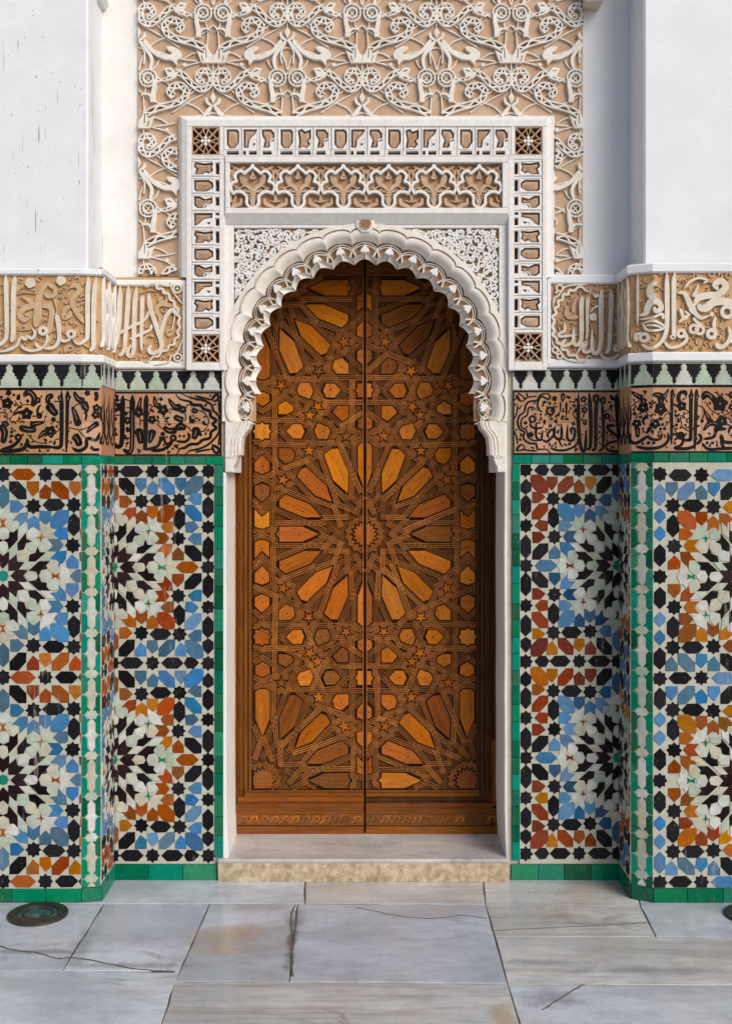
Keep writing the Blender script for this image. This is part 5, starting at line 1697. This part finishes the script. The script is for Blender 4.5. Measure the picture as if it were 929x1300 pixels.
for i in range(n + 1):
    x = a.x + (b_.x - a.x) * i / n
    d = RND.uniform(-.0018, .0018)
    mb.v += [Vector((x, sf + .001 + d, zt - .0155)), Vector((x, sf - .003 + d, zt - .006)), Vector((x, sf + .004 + d, zt + RND.uniform(-.0008, 0))), Vector((x, .34, zt)), Vector((x, .34, zt - .0155))]
for i in range(n):
    for j in range(5): mb.f.append([i * 5 + j, i * 5 + (j + 1) % 5, (i + 1) * 5 + (j + 1) % 5, (i + 1) * 5 + j]); mb.m.append(0)
mb.f.append([0, 1, 2, 3, 4]); mb.m.append(0); mb.f.append([n * 5 + j for j in range(5)]); mb.m.append(0)
mb.build("tread_slab", STEP_TOP, step)

# ------------------------------------------------------------------ the wooden door
door = empty("wooden_door", (0, YD, zt), "tall arched double door of carved amber cedar with a sixteen-pointed star rosette", "door")
DX0, DX1, SEAM, DTOP, DBOT = 296.0, 640.0, 463.0, 318.0, 1058.5
leaves = []
for sx in (-1, 1):
    mb = MB()
    r = rect(DX0, DTOP, SEAM - .8, DBOT) if sx < 0 else rect(SEAM + .8, DTOP, DX1, DBOT)
    mb.prism(r, door_map, -.05, 0, .8)
    leaves.append(mb.build("door_leaf", W_BOARD, door, angle=PI / 2))
mb = MB(); mb.prism(rect(DX0 - 6, DTOP - 4, DX1 + 6, DBOT + 8), door_map, -.09, -.055, 0); mb.build("backing", W_GROOVE, door)
Z = 4.889
# pieces of one quarter measured on an enlargement, from the middle of the big star, y upwards
H_ = [
    ('petal', [(279, 0), (386, 49), (531, 49), (531, 20), (552, 0), (531, -20), (531, -49), (386, -49)]),
    ('petal', [(264, 103), (336, 186), (491, 248), (531, 211), (531, 166), (376, 101)]),
    ('petal', [(199, 196), (236, 301), (359, 418), (396, 406), (423, 356), (306, 236)]),
    ('petal', [(106, 251), (101, 381), (166, 531), (211, 529), (254, 491), (198, 334)]),
    ('petal', [(0, 268), (46, 385), (46, 550), (20, 568), (-20, 568), (-46, 550), (-46, 385)]),
    ('hexagon', [(636, 491), (683, 446), (683, 391), (636, 369), (589, 391), (589, 446)]),
    ('hexagon', [(636, 196), (683, 241), (683, 298), (636, 315), (589, 298), (589, 241)]),
    ('hexagon', [(589, 149), (636, 106), (683, 156), (683, 46), (636, 31), (589, 46)]),
    ('star', [(636 + a, 636 + b) for a, b in [(-45, 45), (-16, 45), (0, 60), (16, 45), (45, 45), (45, 16), (60, 0), (45, -16), (45, -45), (16, -45), (0, -60), (-16, -45), (-45, -45), (-45, -16), (-60, 0), (-45, 16)]]),
    ('hexagon', [(431, 496), (456, 533), (534, 535), (533, 471), (491, 433), (444, 449)]),
    ('hexagon', [(373, 636), (391, 681), (446, 683), (489, 636), (446, 591), (391, 591)]),
    ('hexagon', [(209, 636), (228, 668), (294, 691), (316, 641), (291, 586), (231, 586)]),
    ('hexagon', [(101, 796), (171, 796), (203, 756), (141, 696), (101, 721)]),
    ('hexagon', [(0, 737), (46, 708), (46, 660), (0, 640), (-46, 660), (-46, 708)]),
    ('star', star(346, 516, 42, 17, 5, PI / 2)),
    ('star', star(506, 336, 44, 17, 5, PI / 2 + .3)),
    ('star', star(116, 606, 42, 16, 5, PI / 2)),
    ('hexagon', [(440, 790), (490, 826), (536, 800), (536, 741), (485, 740), (445, 760)]),
    ('star', star(292, 790, 44, 17, 5, PI / 3)),
]
QX, QY = 633.0, 1526.0
quarter = [(k, p) for k, p in H_] + [(k, [(QX - x, QY - y) for x, y in p]) for k, p in H_]
quarter += [('rosette_star', star(0, 0, 82, 62, 16)), ('rosette_star', star(QX, QY, 82, 62, 16))]
FIELD = [(321.5, 351.5, 461.4, 1000.5), (464.6, 351.5, 604.5, 1000.5)]
door_pieces = []
seen = []
tips = []
for sy in (1, -1):
    for sx in (1, -1):
        for k, p in quarter:
            q = [(SEAM + sx * x / Z, 678 - sy * y / Z) for x, y in p]
            for fi, f in enumerate(FIELD):
                c = clip_rect(q, f)
                if len(c) < 3: continue
                if k == 'petal' and sx * q[2][0] > -9999:
                    tips.append((q[0], q[1], fi)); tips.append((q[0], q[-1], fi))
                mx = sum(a for a, _ in c) / len(c); my = sum(b for _, b in c) / len(c)
                if abs(area(c)) < 9: continue
                if any(abs(mx - u) < 4 and abs(my - v) < 4 for u, v in seen): continue
                # only what lies under or near the arch opening can be seen
                if my < AY and math.hypot(mx - AX, my - AY) > 175: continue
                seen.append((mx, my))
                door_pieces.append((k, orient(c), fi))
# the straps of the interlace run along the edges of the pieces
segs = []
for k, p, fi in door_pieces:
    for i in range(len(p)):
        a, c = p[i], p[(i + 1) % len(p)]
        l = math.hypot(c[0] - a[0], c[1] - a[1])
        if l < 4.2: continue
        ux, uy = (c[0] - a[0]) / l, (c[1] - a[1]) / l
        nx, ny = uy, -ux
        d = 4.3
        e0, e1 = 5.0, 5.0
        m = ((a[0] + c[0]) / 2 + nx * 3, (a[1] + c[1]) / 2 + ny * 3)
        f = FIELD[fi]
        if not (f[0] < m[0] < f[2] and f[1] < m[1] < f[3]): continue
        segs.append([a[0] - ux * e0 + nx * d, a[1] - uy * e0 + ny * d, c[0] + ux * e1 + nx * d, c[1] + uy * e1 + ny * d, fi, l])
# at the narrow end of each petal the straps run on to the heart of the rosette
for t, b_, fi in tips:
    l = math.hypot(t[0] - b_[0], t[1] - b_[1])
    ux, uy = (t[0] - b_[0]) / l, (t[1] - b_[1]) / l
    for d in (1.2,):
        segs.append([t[0] - ux * 1, t[1] - uy * 1, t[0] + ux * 33, t[1] + uy * 33, fi, 30])
segs.sort(key=lambda s: -s[5])
straps = []
for s in segs:
    ang = math.atan2(s[3] - s[1], s[2] - s[0]) % PI
    done = False
    for t in straps:
        if t[4] != s[4]: continue
        ta = math.atan2(t[3] - t[1], t[2] - t[0]) % PI
        da = min(abs(ang - ta), PI - abs(ang - ta))
        if da > .13: continue
        l = math.hypot(t[2] - t[0], t[3] - t[1])
        ux, uy = (t[2] - t[0]) / l, (t[3] - t[1]) / l
        pr = [((x - t[0]) * ux + (y - t[1]) * uy, -(x - t[0]) * uy + (y - t[1]) * ux) for x, y in ((s[0], s[1]), (s[2], s[3]))]
        if max(abs(pr[0][1]), abs(pr[1][1])) > 3.4: continue
        lo, hi = min(pr[0][0], pr[1][0]), max(pr[0][0], pr[1][0])
        if hi < -5 or lo > l + 5: continue
        lo, hi = min(0, lo), max(l, hi)
        t[0], t[1], t[2], t[3] = t[0] + ux * lo, t[1] + uy * lo, t[0] + ux * hi, t[1] + uy * hi
        done = True
        break
    if not done: straps.append(list(s))


def clip_seg(s, f):
    x0, y0, x1, y1 = s[:4]
    t0, t1 = 0.0, 1.0
    for p, q in ((-(x1 - x0), x0 - f[0]), (x1 - x0, f[2] - x0), (-(y1 - y0), y0 - f[1]), (y1 - y0, f[3] - y0)):
        if abs(p) < 1e-9:
            if q < 0: return None
            continue
        r = q / p
        if p < 0: t0 = max(t0, r)
        else: t1 = min(t1, r)
    if t0 >= t1: return None
    return [x0 + (x1 - x0) * t0, y0 + (y1 - y0) * t0, x0 + (x1 - x0) * t1, y0 + (y1 - y0) * t1]


cut = []
for s in straps:
    c = clip_seg(s, [FIELD[s[4]][0] + 1, FIELD[s[4]][1] + 1, FIELD[s[4]][2] - 1, FIELD[s[4]][3] - 1])
    if c and math.hypot(c[2] - c[0], c[3] - c[1]) > 5: cut.append((c, s[4]))
cut.sort(key=lambda s: -math.hypot(s[0][2] - s[0][0], s[0][3] - s[0][1]))
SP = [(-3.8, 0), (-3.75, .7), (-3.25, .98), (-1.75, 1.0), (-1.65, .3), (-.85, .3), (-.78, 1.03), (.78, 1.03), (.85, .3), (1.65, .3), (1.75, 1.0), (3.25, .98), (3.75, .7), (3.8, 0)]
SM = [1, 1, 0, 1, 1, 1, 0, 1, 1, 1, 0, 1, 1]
rest = [MB(), MB()]
for i, (s, fi) in enumerate(cut):
    low = (s[1] + s[3]) / 2 > 860 and s[0] < 440
    j = RND.gauss(0, .35) if low else 0
    h = .0085 + RND.uniform(-.0012, .0018) + (RND.uniform(-.001, .003) if low else 0)
    k = 1.0
    prof = [(u * k + j, v * h) for u, v in SP]
    tgt = MB() if i < 290 else rest[fi]
    dy = RND.gauss(0, .5) if low else 0
    tgt.lanes((s[0], s[1] + dy), (s[2], s[3] - dy), prof, door_map, SM)
    if i < 290:
        ang = math.atan2(s[3] - s[1], s[2] - s[0])
        tgt.build("strap", [W_STRAP, W_GROOVE], leaves[fi], angle=ang)
for fi in (0, 1): rest[fi].build("short_straps", [W_STRAP, W_GROOVE], leaves[fi], kind="stuff")
for k, p, fi in door_pieces:
    # long axis for the grain
    mx = sum(a for a, _ in p) / len(p); my = sum(b for _, b in p) / len(p)
    far = max(p, key=lambda q: math.hypot(q[0] - mx, q[1] - my))
    ang = math.atan2(far[1] - my, far[0] - mx) if k == 'petal' else RND.choice((PI / 2, PI / 2, .6, -.6, 0))
    mb = MB()
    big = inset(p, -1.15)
    mb.prism(big, door_map, -.002, .0108, .3, 1)  # dark surround paints in the shaded, dirty groove round each piece
    if k == 'star' and abs(area(p)) < 60: m = W_PANEL[2] if RND.random() < .8 else W_PANEL[1]
    elif k == 'rosette_star': m = W_PANEL[3] if my > 900 else W_PANEL[2]
    else:
        m = RND.choices(W_PANEL, weights=(5, .9, 2.6, 1.4))[0]
        if k == 'petal' and my < 620: m = RND.choices(W_PANEL, weights=(5, 1.6, 1.4, .5))[0]
    mb.prism(p, door_map, -.001, .0118 + RND.uniform(-.0005, .0008), .8, 0)
    # nail heads
    if k == 'petal': spots = [(mx + RND.uniform(-2, 2) + .30 * (far[0] - mx), my + RND.uniform(-2, 2) + .30 * (far[1] - my)), (mx - .38 * (far[0] - mx) + RND.uniform(-2, 2), my - .38 * (far[1] - my) + RND.uniform(-2, 2))]
    elif k == 'hexagon': spots = [(mx + RND.uniform(-1.2, 1.2), my + RND.uniform(-1.2, 1.2))]
    else: spots = []
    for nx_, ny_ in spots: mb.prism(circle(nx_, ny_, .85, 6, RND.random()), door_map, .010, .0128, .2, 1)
    mb.build({'petal': "petal_panel", 'hexagon': "hexagon_panel", 'star': "star_panel", 'rosette_star': "rosette_star"}[k], [m, W_SHADE_NAIL], leaves[fi], angle=ang)


# frame mouldings of the two leaves
def moulding(p, q, w, steps, mats, leaf, name):
    """stepped moulding: steps = [(from, to, height)] across the width"""
    prof = []; mi = []
    for i, (u0, u1, h) in enumerate(steps):
        prof += [(u0 + .12, h), (u1 - .12, h)]
        mi += [0, 1]
    prof = [(steps[0][0], 0)] + prof + [(steps[-1][1], 0)]
    mi = [1] + mi
    mb = MB(); mb.lanes(p, q, prof, door_map, mi)
    ang = math.atan2(q[1] - p[1], q[0] - p[0])
    mb.build(name, mats, leaf, angle=ang)


FS = [(-9.8, -6.6, .012), (-6.4, -4.6, .006), (-4.4, -.6, .013), (-.4, 1.6, .008), (1.8, 4.2, .014), (4.4, 6.2, .010), (6.4, 8, .006)]
fr = [W_FRAME, W_GROOVE]; dk = [W_FRAME_SHADED, W_GROOVE]
inv = lambda st: [(-b_, -a_, h) for a_, b_, h in reversed(st)]
moulding((310.0, 1002), (310.0, DTOP), 20, inv(FS), fr, leaves[0], "stile")
moulding((613.5, 1002), (613.5, DTOP), 20, [(a_, b_, h) for a_, b_, h in FS][::1], dk, leaves[1], "stile")
moulding((626.8, DBOT - 1), (626.8, 938), 8, [(-3.8, -2, .006), (-1.8, 2.6, .010), (2.8, 3.9, .004)], fr, leaves[1], "stile_repair")
moulding((626.8, 937), (626.8, DTOP), 8, [(-3.8, -2, .006), (-1.8, 2.6, .010), (2.8, 3.9, .004)], dk, leaves[1], "stile")
moulding((633.6, DBOT - 1), (633.6, DTOP), 8, [(-2.6, -.4, .008), (-.2, 2.6, .004)], dk, leaves[1], "stile")
for fi, (x0, x1) in enumerate(((299, 461.6), (464.4, 622.6))):
    m = fr if fi == 0 else [W_FRAME, W_GROOVE]
    # upper rails
    moulding((x0, 336), (x1, 336), 30, [(-15, -9, .012), (-8.8, -4, .014), (-3.8, 0, .011), (.2, 4, .014), (4.2, 8.2, .011), (8.4, 11.4, .013), (11.6, 14.6, .009)], m, leaves[fi], "top_rail")
    # lower rails
    yb = 1001.5
    if fi == 0:
        moulding((x0 + 12, yb + 4.4), (x1, yb + 4.4), 8, [(-4, -1.4, .011), (-1.2, 4.2, .014)], m, leaves[0], "bottom_rail")
        moulding((x0 + 3, yb + 12.4), (x1, yb + 12.4), 8, [(-3.6, 2.8, .010), (3, 4.2, .012)], m, leaves[0], "bottom_rail")
    else:
        moulding((x0, yb + 4.4), (x1 - 15, yb + 4.4), 8, [(-4, -1.4, .011), (-1.2, 4.2, .014)], m, leaves[1], "bottom_rail")
        moulding((x0, yb + 13.2), (x1 - 5, yb + 13.2), 8, [(-3.6, 1.8, .003), (2, 4.2, .009)], dk, leaves[1], "bottom_rail")
    X1 = x1 if fi == 0 else 632.6
    moulding((x0 if fi else 298.5, 1025.5), (X1, 1025.5), 14, [(-6.8, -3.8, .013), (-3.6, -.8, .010), (-.6, 2.4, .012), (2.6, 6.8, .009)], m, leaves[fi], "bottom_rail")
    moulding((x0 if fi else 298.5, 1052.6), (X1, 1052.6), 12, [(-4.8, 5.4, .012)], m, leaves[fi], "kick_rail")
    mb = MB(); mb.prism(rect(x0 if fi else 298.5, 1032.6, X1, 1047.6), door_map, -.002, .006, .4); mb.build("scroll_rail", W_STRAP, leaves[fi], angle=0)
    n = 12
    Lw = (X1 - x0 - 6) / n
    for i in range(n):
        cx = x0 + 3 + Lw * (i + .5)
        mb = MB()
        pts = [(cx - Lw * .55, 1044.5), (cx - Lw * .25, 1041.5), (cx, 1036.4), (cx + Lw * .28, 1036.2), (cx + Lw * .38, 1039.8), (cx + Lw * .2, 1042.2), (cx + Lw * .06, 1040)]
        p = smooth(pts, 3)
        mb.ribbon(p, [1.2 + 2.2 * math.sin(PI * min(1, .1 + j / len(p))) for j in range(len(p))], door_map, .004, .0105, .7)
        mb.ribbon([(cx - Lw * .3, 1036), (cx - Lw * .05, 1044.5)], [2.4, .8], door_map, .004, .0085, .5)
        mb.build("scroll", W_STRAP, leaves[fi], angle=0)
# narrow edge strip beside the left jamb; its paler tone paints in caught light
mb = MB(); mb.prism(rect(297.6, 600, 299.6, DBOT - 2), door_map, -.002, .011, .3); mb.build("lit_edge_strip", W_PANEL[1], leaves[0], angle=PI / 2)
# cover strip on the meeting edge
mb = MB(); mb.prism(rect(464.4, 352, 466.0, 1000), door_map, -.002, .0128, .35); mb.build("meeting_strip", W_STRAP, leaves[1], angle=PI / 2)
mb = MB(); mb.prism(rect(460.2, 352, 461.6, 1000), door_map, -.002, .0122, .3); mb.build("meeting_strip", W_STRAP, leaves[0], angle=PI / 2)
